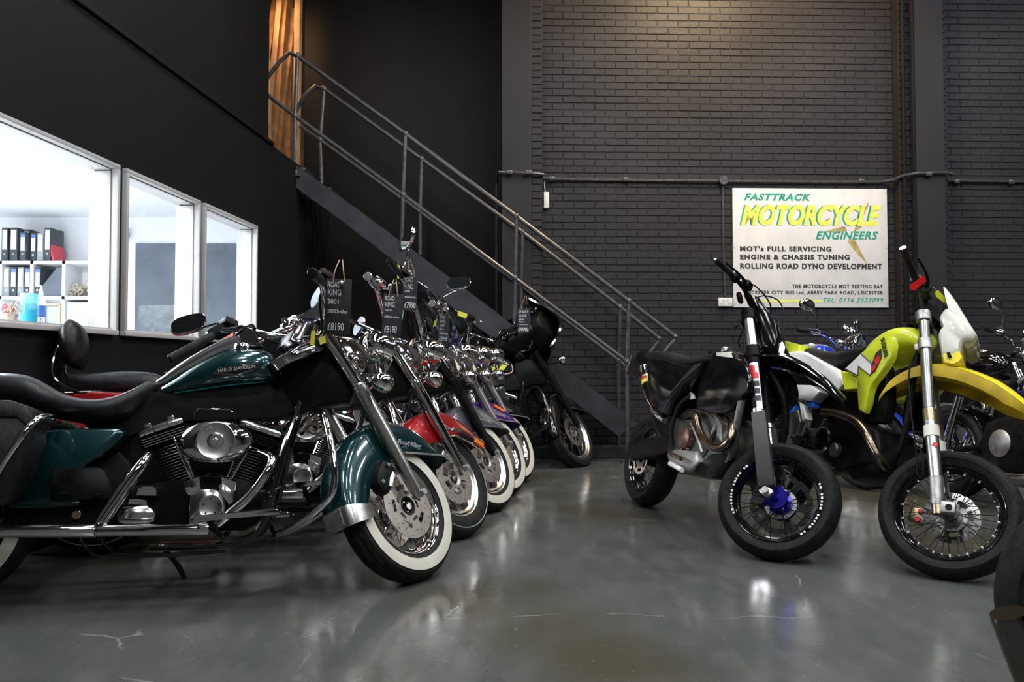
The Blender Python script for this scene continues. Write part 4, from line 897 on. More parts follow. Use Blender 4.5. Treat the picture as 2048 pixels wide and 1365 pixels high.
    for P in ([(-.877,-.14,.454),(-.821,-.14,.475),(-.815,-.14,.459),(-.814,-.14,.44),(-.867,-.14,.415)], [(-.733,-.14,.474),(-.672,-.14,.45),(-.675,-.14,.417),(-.728,-.14,.443)]):
        MB().prism([(p[0], 0, p[2]) for p in P], -.165, -.09, .004, .94).build('lifter_block', eng_hi, g)
    cc = [(-.85,-.15,.285),(-.852,-.15,.364),(-.851,-.15,.408),(-.831,-.15,.424),(-.796,-.15,.427),(-.757,-.15,.427),(-.728,-.15,.406),(-.711,-.15,.365),(-.712,-.15,.321),(-.75,-.15,.298),(-.803,-.15,.283)]
    cv = MB().prism([(p[0], 0, p[2]) for p in cc], -.165, -.09, .012, .92).build('cam_cover', eng_hi, g, smooth=50)
    cm = Vector([(-.766,-.17,.354)][0]); m = TR(cm) @ AX
    MB(m).lathe([(0, .004), (.042, .004), (.045, .006), (.047, .004), (.047, -.006)], n=40).build('timer_cover', 'brushed', cv)
    for i in range(5):
        a = R(90+72*i); MB(m @ TR(.031*math.cos(a), .031*math.sin(a), .004)).lathe([(0, .0015), (.0035, .0015), (.0035, 0)], n=8).build('cover_screw', 'satin_black', cv)
    for P in ([(-.869,-.15,.413),(-.854,-.15,.429),(-.812,-.15,.444),(-.808,-.15,.432),(-.837,-.15,.408),(-.856,-.15,.4)], [(-.742,-.15,.439),(-.726,-.15,.447),(-.678,-.15,.413),(-.68,-.15,.372),(-.695,-.15,.357),(-.716,-.15,.385),(-.736,-.15,.41)]):
        MB().prism([(p[0], 0, p[2]) for p in P], -.172, -.11, .006, .85).build('lifter_cover', eng_hi, g)
    for P in ([(-.862,-.15,.427),(-.82,-.15,.442)], [(-.73,-.15,.436),(-.684,-.15,.415)]):
        for p in P: MB(TR(p[0], -.172, p[2]) @ AX).lathe([(0, .006), (.006, .006), (.007, .002), (.007, -.003)], n=8).build('cover_bolt', 'brushed', g)
    tcv = [(-1.115,-.16,.3),(-1.125,-.16,.331),(-1.112,-.16,.358),(-1.083,-.16,.365),(-1.008,-.16,.364),(-.984,-.16,.347),(-.975,-.16,.325),(-.981,-.16,.302),(-1.003,-.16,.291),(-1.089,-.16,.291)]
    MB().prism([(p[0], 0, p[2]) for p in tcv], -.17, -.09, .014, .86).build('transmission_cover', eng_hi, g, smooth=60)
    MB().prism([(p[0], 0, p[2]) for p in [(-1.088,-.14,.37),(-1.082,-.14,.392),(-1.045,-.14,.393),(-1.014,-.14,.384),(-1.009,-.14,.364)]], -.16, -.1, .006).build('transmission_top', eng_hi, g)
    MB().prism([(p[0], 0, p[2]) for p in [(-1.061,-.14,.405),(-1.055,-.14,.433),(-1.037,-.14,.442),(-.999,-.14,.442),(-.983,-.14,.431),(-.981,-.14,.401)]], -.15, -.1, .008).build('oil_filler_cover', eng_hi, g)
    MB().prism([(p[0], 0, p[2]) for p in [(-1.162,-.05,.662),(-.987,-.05,.704),(-.515,-.05,.703),(-.469,-.05,.593),(-.631,-.05,.467),(-.795,-.05,.501),(-.913,-.05,.461),(-1.143,-.05,.414)]], -.055, .055, .01).build('inner_guard', 'satin_black', g)
    # footboard
    for s in (-1, 1):
        fbp = [(-.804,-.34,.302),(-.793,-.34,.315),(-.65,-.34,.322),(-.497,-.34,.334),(-.482,-.34,.328),(-.481,-.34,.312),(-.65,-.34,.303),(-.792,-.34,.29)]
        fb = MB().prism([(p[0], 0, p[2]) for p in fbp], s*.28, s*.385, .004, .97).build('footboard', 'chrome', g)
        tp = [(-.79,-.34,.316),(-.651,-.34,.326),(-.497,-.34,.338),(-.497,-.34,.33),(-.65,-.34,.318),(-.789,-.34,.309)]
        MB().prism([(p[0], 0, p[2]) for p in tp], s*.285, s*.38).build('footboard_pad', 'grip_rubber', fb)
        MB().tube([(p[0], s*abs(p[1]), p[2]) for p in [(-.747,-.3,.289),(-.741,-.2,.262),(-.735,-.1,.241)]], .012, n=8).build('footboard_arm', 'satin_black', fb)
    MB().tube([(-.582,-.1,.38),(-.527,-.28,.403),(-.485,-.34,.419)], .006, n=8).build('brake_pedal', 'chrome', g)
    # frame tubes
    for s in (-1, 1):
        pr = lambda P: [(p[0], s*abs(p[1]), p[2]) for p in P]
        MB().tube(pr([(-.434,-.05,.836),(-.447,-.08,.743),(-.49,-.11,.588),(-.53,-.12,.409),(-.56,-.12,.297),(-.613,-.12,.228),(-.749,-.12,.198),(-.998,-.12,.2)]), .0155, n=10).build('frame_tube', 'black_paint', g)
        MB().tube(pr([(-1.255,-.14,.242),(-1.216,-.15,.195),(-1.165,-.15,.172),(-.933,-.15,.164),(-.743,-.15,.167)]), .006, n=8).build('lower_rail', 'black_paint', g)
        if not opt.get('no_guard'):
            MB().tube(pr([(-.43,-.05,.68),(-.382,-.12,.733),(-.342,-.19,.745),(-.319,-.25,.703),(-.296,-.31,.609),(-.278,-.34,.515),(-.274,-.35,.434),(-.291,-.34,.376),(-.349,-.28,.32),(-.43,-.2,.269),(-.502,-.12,.238)]), .0145, n=14).build('engine_guard', opt.get('guard', 'chrome'), g, smooth=60)
    # radiator-like front of the crankcase, regulator
    MB().prism([(p[0], 0, p[2]) for p in [(-.515,0,.598),(-.462,0,.598),(-.507,0,.382),(-.57,0,.383)]], -.09, .09, .01).build('regulator', 'satin_black', g)
    # jiffy stand (left side)
    MB().tube([(-1.0, .12, .2), (-.93, .22, .08), (-.9, .27, -.045)], [.012, .012, .01], n=8).build('side_stand', 'black_paint', g)
    # luggage and rests
    if opt.get('backrest'):
        dx = 0
        MB(TR(dx, 0, 0)).loft([(-2.02, 1.12, 1.06, .05), (-2.0, 1.19, .99, .11), (-1.965, 1.2, .95, .13), (-1.92, 1.16, .94, .11), (-1.9, 1.08, .98, .06)], n=20, k=4, ex=2.6).build('backrest', 'leather', g, smooth=60)
        for s in (-1, 1):
            MB(TR(dx, 0, 0)).tube([(-2.01, s*.08, 1.05), (-2.02, s*.1, .95), (-1.99, s*.12, .86), (-1.88, s*.13, .8)], .007, n=8).build('backrest_bar', 'chrome', g)
    if opt.get('rack'):
        for s in (-2, -1, 0, 1, 2):
            MB().tube([(-1.62, s*.04, .79), (-1.75, s*.045, .80), (-2.0, s*.045, .80), (-2.02, s*.045, .78)], .006, n=6).build('rack_bar', 'chrome', g)
        MB().tube([(-1.62, -.11, .79), (-1.8, -.12, .8), (-2.02, -.1, .79), (-2.04, 0, .79), (-2.02, .1, .79), (-1.8, .12, .8), (-1.62, .11, .79)], .008, n=8).build('rack_rail', 'chrome', g)
    MB(TR(-2.03, 0, .52) @ RY(-90)).lathe([(0, .03), (.03, .025), (.045, .0)], n=16).build('tail_lamp', 'red_gloss', g)
    # windshield
    if opt.get('shield'):
        rows = []
        H = opt['shield']
        for i in range(9):
            t = i/8; z = hc.z+.04+H*t; row = []
            for j in range(13):
                u = (j-6)/6; wd_ = .23*(1-.75*max(0, t-.45)**2*3.3)*(1-.25*max(0, .3-t)); 
                row.append((hc.x+.1-.3*t-.09*u*u, wd_*u, z-(.03*(1-abs(u)) if i == 0 else 0)+(.02*(1-u*u) if i == 8 else 0)))
            rows.append(row)
        sh = MB(SH).grid(rows).build('windshield', 'windshield', g, smooth=60)
        rim_ = [rows[i][0] for i in range(9)]+rows[8][1:]+[rows[i][12] for i in range(7, -1, -1)]
        MB(SH).tube(rim_, .004, n=5, k=1, smooth=False).build('windshield_edge', 'glass', sh)
        for z in (.06, .14):
            MB(SH).tube([(hc.x+.02, -.21, hc.z+z), (hc.x+.085, -.1, hc.z+z), (hc.x+.095, 0, hc.z+z), (hc.x+.085, .1, hc.z+z), (hc.x+.02, .21, hc.z+z)], .006, n=8).build('windshield_brace', 'chrome', sh)
    if opt.get('fender_rail'):      # chrome bumper rail with marker lamp on the front fender
        for s in (-1, 1):
            MB(SH).tube([(.04, s*.1, .62), (.13, s*.1, .615), (.24, s*.095, .585), (.31, s*.06, .56)], .0055, n=8).build('fender_rail', 'chrome', ff)
            MB(SH).tube([(.03, s*.1, .575), (.14, s*.1, .555), (.25, s*.09, .54), (.32, s*.06, .535)], .006, n=8).build('fender_rail', 'chrome', ff)
        MB(SH).box((.245, -.09, .565), (.075, .035, .035), RY(24)).build('marker_lamp', 'orange_lens', ff, bevel=.006)
        MB(SH).prism([(.08, 0, .6), (.19, 0, .59), (.22, 0, .555), (.1, 0, .565)], -.1, -.09).build('fender_insert', 'black_paint', ff)
    if opt.get('marker'):
        MB(SH).box((.06, -.091, .672), (.12, .01, .026), RY(10)).build('marker_lamp', 'orange_lens', ff, bevel=.003)
    return g
cruisers = {}
cruisers['G'] = make_cruiser('G', 'dark green touring motorcycle with whitewall tyres nearest the camera in the left row', 'green_paint', dict(mir_at=[(-.68,.52,1.366)][0], mir_yaw=46))
cruisers['R'] = make_cruiser('R', 'red touring motorcycle with padded backrest, second from the camera in the left row', 'red_paint', dict(fork='chrome', slider='chrome', wheel='cast', spokes=10, spoke_m='brushed', rim='brushed', whitewall=(.62, .68, 'pale_line_rubber'), disc='holes', fender_rail=1, backrest=1, rack=1, bar_shift=(-.1, .06), mir_at=[(-.371,.5,1.593)][0], mir_yaw=20, control='chrome', gripcap='brushed', grip='smoked_chrome', bag='red_paint', mir_h=.1))
cruisers['Y'] = make_cruiser('Y', 'grey touring motorcycle with clear windshield, third from the camera in the left row', 'grey_paint', dict(fork='chrome', fork_upper='black_paint', slider='satin_black', wheel='cast', spokes=9, spoke_m='brushed', rim='brushed', disc='holes', mirror_r=1, bar_shift=(-.3, .2), mir_at_r=[(-.932,-.5,1.448)][0], mir_yaw_r=-20, shield=.58, backrest=0, rack=1))
cruisers['P'] = make_cruiser('P', 'purple touring motorcycle with whitewall tyres, fourth from the camera in the left row', 'purple_paint', dict(marker=1, shield=.46, gripcap='brushed', grip='smoked_chrome', control='chrome', mirror_r=1, bar_shift=(-.2, .0), mir_at_r=[(-.763,-.55,1.234)][0], mir_yaw_r=40))
cruisers['B'] = make_cruiser('B', 'black touring motorcycle with cream whitewall tyres, fifth from the camera in the left row', 'black_paint', dict(script=False, mirror_l=False))
cruisers['D'] = make_cruiser('D', 'black faired motorcycle with painted tank at the far end of the left row', 'black_paint', dict(fork='satin_black', fork_upper='satin_black', slider='satin_black', wheel='cast', spokes=7, spoke_m='black_paint', rim='brushed', whitewall=None, disc='float', fairing=1, tank='charcoal_paint', script=False, tip=False, bar_shift=(-.15, .18), mirror_l=False, guard='black_paint', Rw=.345, rimr=.265))
d = cruisers['D']
SF_ = SH @ TR(-.13, 0, .1)
# bat-wing fairing
rows = []
for i in range(11):
    t = i/10; z = .90+.56*t; row = []
    wmax = .30+.16*math.sin(math.pi*min(1, t*1.05))**.8
    for j in range(17):
        u = (j-8)/8; row.append((-.13+.17*math.sin(math.pi*(t*.8+.1))-.16*t-.22*abs(u)**2.2, wmax*u, z-.05*abs(u)*t))
    rows.append(row)
fa = MB(SF_).grid(rows).build('fairing', 'black_paint', d, solid=.02, smooth=60)
MB(SF_).prism([(-.44, 0, 1.06), (-.24, 0, .98), (-.12, 0, 1.2), (-.22, 0, 1.34), (-.34, 0, 1.3), (-.46, 0, 1.16)], -.33, .33, .05, .85).build('dashboard', 'black_plastic', fa, smooth=60)
for y, z, r_ in ((-.22, 1.2, .05), (-.09, 1.23, .04), (.09, 1.23, .04), (.22, 1.2, .05), (-.06, 1.14, .024), (.06, 1.14, .024), (0, 1.16, .022)):
    m = SF_ @ TR(-.49+.4*(z-1.1), y, z) @ RY(-60)
    MB(m).lathe([(r_, -.05), (r_+.004, .004), (r_-.004, .008), (r_-.006, .003), (0, .003)], n=22).build('gauge', 'satin_black', fa); MB(m).lathe([(r_+.005, .0), (r_+.005, .006), (r_-.002, .01), (r_-.004, .006)], n=22).build('gauge_ring', 'chrome', fa)
for s in (-1, 1):
    MB(SF_ @ TR(-.12, s*.29, .82)).ball((0, 0, 0), (.05, .045, .036), 14).build('indicator_shell', 'chrome', fa)
    MB(SF_).tube([(-.15, s*.13, .85), (-.13, s*.22, .82), (-.12, s*.28, .82)], .008, n=6).build('indicator_arm', 'black_paint', fa)
    MB().prism([(-.88, 0, .80), (-.70, 0, .80), (-.66, 0, .72), (-.62, 0, .45), (-.70, 0, .38), (-.80, 0, .5), (-.86, 0, .65)], s*.2, s*.32, .04, .85).build('lower_fairing', 'charcoal_paint', d, smooth=60)
MB().prism([(-.86, 0, .80), (-.66, 0, .80), (-.66, 0, .74), (-.84, 0, .70)], -.35, -.2, .03, .85).build('glovebox', 'charcoal_paint', d, smooth=60)

# ================================================================ off-road bikes on the right
SK = steer_m(26, .11, 43)
Kr = 'motorcycles standing on the right'
kt = empty('motorcycle', label='black supermoto motorcycle with blue wheel hub standing left of the yellow one', cat='motorcycle', group=Kr, mw=root_m(*ROOTS['K']))
def K(mb, n, m, p=None, **k): return mb.build(n, m, kt if p is None else p, **k)
smo = lambda P: [(p[0], 0, p[2]) for p in crom(P+[P[0]], 3)[:-1]]
P2 = lambda P: [(p[0], 0, p[2]) for p in P]
sgn = lambda P, s: [(p[0], s*abs(p[1]), p[2]) for p in P]
fw_ = wheel(kt, SK @ TR(0, 0, .30) @ AX, 'front_wheel', Rw=.30, wd=.12, rim=.216, sport=True, groove='sport', n=132, spokes=32, rim_m='black_paint', spoke_m='satin_black', hub_m='blue_anodised', hub_r=.045, disc='wave', disc_side=(-1,), disc_r=(.075, .155), disc_m='smoked_chrome')
for k in range(8):      # blue hub ears
    a = 2*math.pi*k/8; MB(SK @ TR(0, 0, .30) @ AX).box((.058*math.cos(a), .058*math.sin(a), .03), (.022, .022, .014), RZ(45*k)).build('hub_ear', 'blue_anodised', fw_, bevel=.004)
# rim stickers on the right-hand face : short printed characters, too blurred to read
for a0, a1 in ((152, 222), (-35, 38)):
    n = 17
    for i in range(n):
        if i in (2, 8, 14): continue
        a = a0+(a1-a0)*i/(n-1); MB(SK @ TR(0, 0, .30) @ AX @ RZ(a)).box((.218, 0, .0515), (.010, .0085 if i % 3 else .012, .0012)).build('rim_sticker', 'white_print', fw_)
wheel(kt, TR(-1.5, 0, .31) @ AX, 'rear_wheel', Rw=.31, wd=.155, rim=.216, sport=True, groove='sport', n=99, spokes=32, rim_m='black_paint', spoke_m='satin_black', hub_m='satin_black', hub_r=.05, disc='wave', disc_side=(1,), disc_r=(.06, .11), disc_m='brushed')
# forks
for s in (-1, 1):
    P = sgn([(-.489,-.105,1.191),(-.39,-.105,1.012),(-.374,-.105,.979),(-.223,-.105,.673),(-.028,-.105,.297)], s)
    fk = MB(SK).tube([P[0], P[1]], .0285, n=20, smooth=False).build('fork_leg', 'gold_alloy' if 0 else 'brushed', kt)
    MB(SK).tube([P[2], P[3]], .029, n=20, smooth=False).build('fork_tube', 'satin_black', fk)
    MB(SK).tube([P[3], tuple(Vector(P[3]).lerp(Vector(P[4]), .96))], [.024, .022], n=14, smooth=False).build('fork_slider', 'smoked_chrome', fk)
    a, b = Vector(P[3]), Vector(P[4]); d_ = (b-a).normalized(); nx = Vector((d_.z, 0, -d_.x))*-1
    MB(SK).prism([tuple(a+nx*.042), tuple(a-nx*.03), tuple(b-nx*.035+d_*-.02), tuple(b+nx*.045+d_*-.02)], s*.09, s*.143, .012, .94).build('fork_guard', 'guard_grey', fk, smooth=50)
    for q_ in (.0, .97): 
        c = Vector(P[2]).lerp(Vector(P[3]), q_); MB(SK).tube([tuple(c-d_*.012), tuple(c+d_*.012)], .0315, n=20, smooth=False).build('fork_collar', 'brushed', fk)
    MB(SK).box(b+Vector((0, 0, .0)), (.06, .05, .05), RY(20)).build('axle_clamp', 'brushed', fk, bevel=.012)
    MB(SK).cyl((b.x, s*.08, b.z), (b.x, s*.15, b.z), .016, 14).build('axle_nut', 'cast_alu', fk)
    t0 = Vector(P[1]).lerp(Vector(P[2]), .5)
    MB(SK).tube([tuple(t0-d_*.035), tuple(t0+d_*.03)], .036, n=18, smooth=False).build('lower_clamp', 'satin_black', fk)
    t0 = Vector(P[0]); MB(SK).tube([tuple(t0-d_*.045), tuple(t0+d_*.012)], .037, n=18, smooth=False).build('upper_clamp', 'satin_black', fk)
    MB(SK).tube([tuple(t0-d_*.05), tuple(t0-d_*.045)], .022, n=14, smooth=False).build('fork_cap', 'chrome', fk)
    if s < 0:           # maker's mark on the tube : white outline, red P, three black bars
        m = basis(Vector(P[2]).lerp(Vector(P[3]), .22), d_, Vector((d_.z, 0, -d_.x)))
        L_ = (Vector(P[3])-Vector(P[2])).length
        def wrap(x0, x1, a0, a1, mm, nm, dr=0):     # patch on the fork tube : x along the tube, angle round it
            n_ = 6; rows = []
            e1 = Vector((d_.z, 0, -d_.x)); e2 = Vector((0, -1, 0)); o_ = Vector(P[2])
            for i in range(n_+1):
                an = R(a0+(a1-a0)*i/n_); rows.append([tuple(o_+d_*x*L_+(e1*math.sin(an)+e2*math.cos(an))*(.0295+dr)) for x in (x0, x1)])
            MB(SK).grid(rows).build(nm, mm, fk, solid=.0004)
        wrap(.16, .96, -50, 62, 'white_print', 'sticker_white')
        wrap(.20, .40, 10, 50, 'red_print', 'sticker_letter_p', .0008); wrap(.34, .44, -38, 50, 'red_print', 'sticker_letter_p', .0009); wrap(.22, .44, -10, 20, 'red_print', 'sticker_letter_p', .001)
        for i in range(3): wrap(.49+.125*i, .575+.125*i, -38, 46, 'dark_print', 'sticker_letter_w', .0008)
ax2 = Vector((-math.sin(R(26)), 0, math.cos(R(26))))
c = Vector([(-.479,-.1,1.184)][0]); c.y = 0
for q_, nm in ((c, 'top_yoke'), (Vector([(-.383,-.1,.998)][0]), 'bottom_yoke')):
    q_ = Vector((q_.x, 0, q_.z)); MB(SK).box(q_+Vector((-.02, 0, 0)), (.075, .2, .035), RY(-26)).build(nm, 'satin_black', kt, bevel=.01)
# handlebar
hb = [(-.571,0,1.333),(-.545,-.07,1.311),(-.553,-.15,1.328),(-.591,-.27,1.341),(-.624,-.34,1.343),(-.653,-.42,1.345)]
bar = MB(SK).tube([(p[0], -p[1], p[2]) for p in reversed(hb[1:])]+hb, .0115, n=10).build('handlebar', 'satin_black', kt)
MB(SK).cyl((hb[1][0], -.12, hb[1][2]+.01), (hb[1][0], .12, hb[1][2]+.01), .02, 12).build('bar_pad', 'black_plastic', bar)
for s in (-1, 1):
    a, b = Vector(sgn([hb[3]], s)[0]), Vector(sgn([hb[5]], s)[0]); d_ = (b-a).normalized()
    MB(SK).tube([tuple(a), tuple(a+d_*.01), tuple(b-d_*.006), tuple(b)], [.02, .0165, .0165, .019], n=14, smooth=False).build('grip', 'grip_rubber', bar)
    MB(SK).cyl(tuple(b), tuple(b+d_*.004), .008, 10).build('bar_end', 'white_print', bar)
    MB(SK).tube([tuple(a-d_*.03), tuple(a)], .026, n=14, smooth=False).build('throttle_housing' if s < 0 else 'switch_housing', 'black_plastic', bar)
    f_ = Vector((1, 0, -.1)); f_ = (f_-d_*f_.dot(d_)).normalized()
    MB(SK).tube([tuple(a-d_*.06+f_*.02), tuple(a-d_*.04+f_*.05), tuple(a+d_*.03+f_*.065), tuple(a+d_*.13+f_*.055)], [.009, .009, .0065, .0065], n=8).build('lever', 'satin_black', bar)
    MB(SK).box(a-d_*.085+f_*.03, (.05, .07, .04), RZ(0)).build('reservoir' if s < 0 else 'clutch_cylinder', 'black_plastic', bar, bevel=.009)
    MB(SK).tube([tuple(a-d_*.08), tuple(a-d_*.1+Vector((.06, 0, .015))), tuple(a-d_*.2+Vector((.12, 0, -.06))), tuple(a-d_*.24+Vector((.08, 0, -.25)))], .0045, n=6).build('cable', 'satin_black', bar)
MB(SK @ TR([(-.538,-.2,1.255)][0]) @ RY(60)).lathe([(0, .012), (.03, .01), (.036, 0), (.03, -.012), (0, -.014)], n=20).build('horn_disc', 'satin_black', bar)
MB(SK).tube([(-.504,-.1,1.319),(-.502,0,1.395),(-.442,.05,1.408),(-.383,.05,1.341),(-.333,.02,1.221),(-.306,0,1.121)], .004, n=6).build('brake_hose', 'satin_black', bar)
MB(SK).tube([(-.531,-.12,1.108),(-.504,-.14,1.117),(-.476,-.14,1.091),(-.481,-.12,1.038),(-.477,-.08,1.022)], .004, n=6).build('cable', 'satin_black', bar)
# headlamp mask
o_ = [(-.531,-.03,1.354),(-.505,-.03,1.35),(-.411,-.03,1.275),(-.337,-.03,1.205),(-.29,-.03,1.119),(-.27,-.03,1.046),(-.348,-.03,1.028),(-.382,-.03,1.086),(-.446,-.03,1.231)]
MB(SK).prism(P2(o_), -.09, .09, .03, .8).build('headlamp_mask', 'mask_plastic', kt, smooth=60)
MB(SK).prism(P2([(-.296,-.05,1.097),(-.277,-.05,1.121),(-.25,-.05,1.093),(-.239,-.05,1.043),(-.267,-.05,1.036)]), -.06, .06, .01, .9).build('headlamp_glass', 'smoked_chrome', kt)
# front fender
cen = [(-.407,0,1.025),(-.334,0,1.044),(-.243,0,1.053),(-.149,0,1.035),(-.042,0,1.001),(.047,0,.955),(.124,0,.908)]
wds = [.045, .06, .07, .075, .07, .055, .02]
rows = []
cc = crom([(*p, w_) for p, w_ in zip(cen, wds)], 4)
for x, y, z, w_ in cc: rows.append([(x, -w_, z-.035), (x, -w_*.92, z-.008), (x, -w_*.55, z+.002), (x, 0, z+.008), (x, w_*.55, z+.002), (x, w_*.92, z-.008), (x, w_, z-.035)])
MB(SK).grid(rows).build('front_fender', 'black_paint', kt, solid=.004, smooth=60)
# bodywork
for s in (-1, 1):
    MB().prism(smo([(-.593,-.145,.999),(-.425,-.145,.987),(-.303,-.145,.97),(-.212,-.145,.895),(-.184,-.145,.816),(-.267,-.145,.738),(-.374,-.145,.683),(-.641,-.145,.677),(-.708,-.145,.705),(-.725,-.145,.826),(-.689,-.145,.922)]), s*.12, s*.155, .012, .94).build('radiator_shroud', 'mask_plastic', kt, smooth=50)
    MB().prism(P2([(-1.44,-.19,.986),(-1.171,-.19,.966),(-.845,-.19,.926),(-.663,-.19,.948),(-.682,-.19,.871),(-.838,-.19,.813),(-.933,-.19,.718),(-.966,-.19,.617),(-1.079,-.19,.628),(-1.248,-.19,.695),(-1.375,-.19,.831)]), s*.09, s*.2, .02, .93).build('side_panel', 'mask_plastic', kt, smooth=50)
    MB().tube([(-.455,-.03,1.043),(-.305,-.1,.876),(-.256,-.13,.763),(-.242,-.14,.628),(-.252,-.13,.465),(-.395,-.1,.363)] if s < 0 else sgn([(-.455,-.03,1.043),(-.305,-.1,.876),(-.256,-.13,.763),(-.242,-.14,.628),(-.252,-.13,.465),(-.395,-.1,.363)], 1), .021, n=10).build('frame_tube', 'old_alu' if s < 0 else 'satin_black', kt)
    MB().prism(P2([(-1.625,-.11,.348),(-1.446,-.11,.443),(-1.138,-.11,.492),(-1.016,-.11,.478),(-.983,-.11,.404),(-1.252,-.11,.341),(-1.582,-.11,.28)]), s*.075, s*.12, .01, .92).build('swingarm', 'satin_black', kt, smooth=50)
seat = [(p[0], p[2], b[2], w_) for p, b, w_ in zip([(-1.926,-.04,1.054),(-1.785,-.04,1.06),(-1.533,-.04,1.061),(-1.352,-.04,1.042),(-1.182,-.04,1.021),(-1.002,-.04,1.017),(-.784,-.04,1.047)], [(-1.657,-.1,.999),(-1.549,-.1,.985),(-1.337,-.1,.978),(-1.147,-.1,.953),(-1.013,-.1,.934),(-.847,-.1,.948),(-.674,-.1,.979)], (.05, .075, .095, .11, .115, .1, .07))]
MB().loft(seat, n=20, k=4, ex=2.8).build('seat', 'grip_rubber', kt, smooth=60)
MB().prism(P2([(-.819,-.03,.994),(-.777,-.03,1.043),(-.651,-.03,1.053),(-.541,-.03,1.029),(-.494,-.03,.957),(-.738,-.03,.94)]), -.06, .06, .02, .85).build('fuel_tank', 'black_plastic', kt, smooth=50)
MB().prism(P2([(-.756,-.06,1.036),(-.594,-.06,1.04),(-.559,-.06,1.005),(-.733,-.06,1.006)]), -.07, -.02, .006).build('tank_side', 'ivory_plastic', kt)
MB(TR([(-.765,0,1.061)][0])).lathe([(0, .02), (.03, .02), (.034, .01), (.034, -.02)], n=20).build('fuel_cap', 'brushed', kt)
MB().prism(P2([(-1.972,0,1.037),(-1.859,0,1.066),(-1.519,0,1.021),(-1.562,0,.936),(-1.806,0,.915)]), -.07, .07, .012).build('rear_fender', 'black_plastic', kt)
pc = Vector([(-1.959,-.04,.949)][0]); MB(TR(pc) @ RZ(24) @ RY(8)).box((0, 0, 0), (.006, .19, .15)).build('number_plate_back', 'old_alu', kt, bevel=.002)
mu = [(-1.586,-.15,.925),(-1.516,-.15,.849),(-1.355,-.15,.718),(-1.196,-.15,.628),(-1.086,-.15,.584)]
mf = MB().tube(mu, [.03, .04, .042, .036, .02], n=20).build('muffler', 'chrome', kt, smooth=60)
for a, b, mm in ((0.02, .12, 'gold_alloy'), (.14, .2, 'red_print'), (.22, .4, 'yellow_graphic')):
    p0, p1 = Vector(mu[1]).lerp(Vector(mu[2]), a), Vector(mu[1]).lerp(Vector(mu[2]), b)
    MB().tube([tuple(p0), tuple(p1)], [.0408+.002*a, .0408+.002*b], n=20, smooth=False, cap=False).build('muffler_sticker', mm, mf)
# engine
MB().prism(P2([(-1.071,-.1,.475),(-1.044,-.1,.61),(-.883,-.1,.683),(-.633,-.1,.686),(-.447,-.1,.62),(-.382,-.1,.474),(-.41,-.1,.402),(-.611,-.1,.324),(-.84,-.1,.293),(-1.038,-.1,.368)]), -.12, .12, .02, .93).build('engine_case', 'old_alu', kt, smooth=50)
MB().prism(P2([(-1.032,-.05,.773),(-.578,-.05,.763),(-.452,-.05,.601),(-.782,-.05,.513),(-.981,-.05,.618)]), -.075, .075, .012).build('cylinder', 'satin_black', kt)
cl = Vector([(-.782,-.15,.506)][0]); MB(TR(cl) @ AX).lathe([(0, .02), (.05, .018), (.066, .008), (.07, -.004), (.072, -.03)], n=32).build('clutch_cover', 'rusty_cover', kt)
for k in range(7): a = R(k*51); MB(TR(cl) @ AX @ TR(.074*math.cos(a), .074*math.sin(a), -.008)).lathe([(0, .006), (.006, .006), (.006, -.01)], n=8).build('cover_bolt', 'brushed', kt)
MB().prism(P2([(-.948,-.14,.387),(-.856,-.14,.428),(-.582,-.14,.444),(-.538,-.14,.392),(-.609,-.14,.329),(-.777,-.14,.306),(-.89,-.14,.333)]), -.165, -.1, .012, .9).build('ignition_cover', 'cast_alu', kt, smooth=50)
for P, r_, mm, nm in (([(-.882,-.17,.395),(-.758,-.2,.392),(-.636,-.22,.385)], .012, 'gold_alloy', 'brake_pedal'), ([(-.884,-.16,.336),(-.719,-.2,.332),(-.578,-.23,.326)], .014, 'white_print', 'foot_peg'), ([(-.778,-.13,.602),(-.633,-.14,.51),(-.559,-.14,.446)], .008, 'cast_alu', 'water_pipe')):
    MB().tube(P, r_, n=10).build(nm, mm, kt)
MB().tube([(-1.069,-.06,.578),(-.901,-.12,.629),(-.752,-.16,.652),(-.638,-.18,.638),(-.547,-.19,.566),(-.437,-.2,.513),(-.315,-.2,.487),(-.235,-.19,.508),(-.224,-.17,.566),(-.292,-.14,.624),(-.434,-.09,.656)], [.018]+[.0235]*9+[.018], n=18, k=6).build('exhaust_header', 'header_steel', kt, smooth=60)
MB().tube([(-.536,-.09,.643),(-.491,-.13,.582),(-.509,-.13,.51),(-.567,-.12,.429)], .012, n=10).build('lower_frame_tube', 'old_alu', kt)
MB().tube([(-.862,-.12,.76),(-.912,-.15,.702),(-.967,-.15,.606),(-.984,-.14,.501),(-.956,-.12,.405)], .0145, n=10).build('hose', 'rubber', kt)
MB().prism(P2([(-.983,-.12,.792),(-.921,-.12,.807),(-.826,-.12,.767),(-.803,-.12,.744),(-.865,-.12,.735),(-.94,-.12,.756)]), -.125, -.11, .006).build('hose_fitting', 'white_print', kt, smooth=40)
MB().prism(P2([(-.574,-.13,.375),(-.458,-.13,.451),(-.329,-.13,.474),(-.237,-.13,.453),(-.302,-.13,.357),(-.397,-.13,.322),(-.614,-.13,.324)]), -.14, .14, .02, .94).build('skid_plate', 'black_plastic', kt, smooth=50)
MB().prism(P2([(-1.452,0,.868),(-.749,0,.825),(-.673,0,.621),(-1.208,0,.48),(-1.434,0,.56)]), -.07, .07, .01).build('inner_frame', 'satin_black', kt)

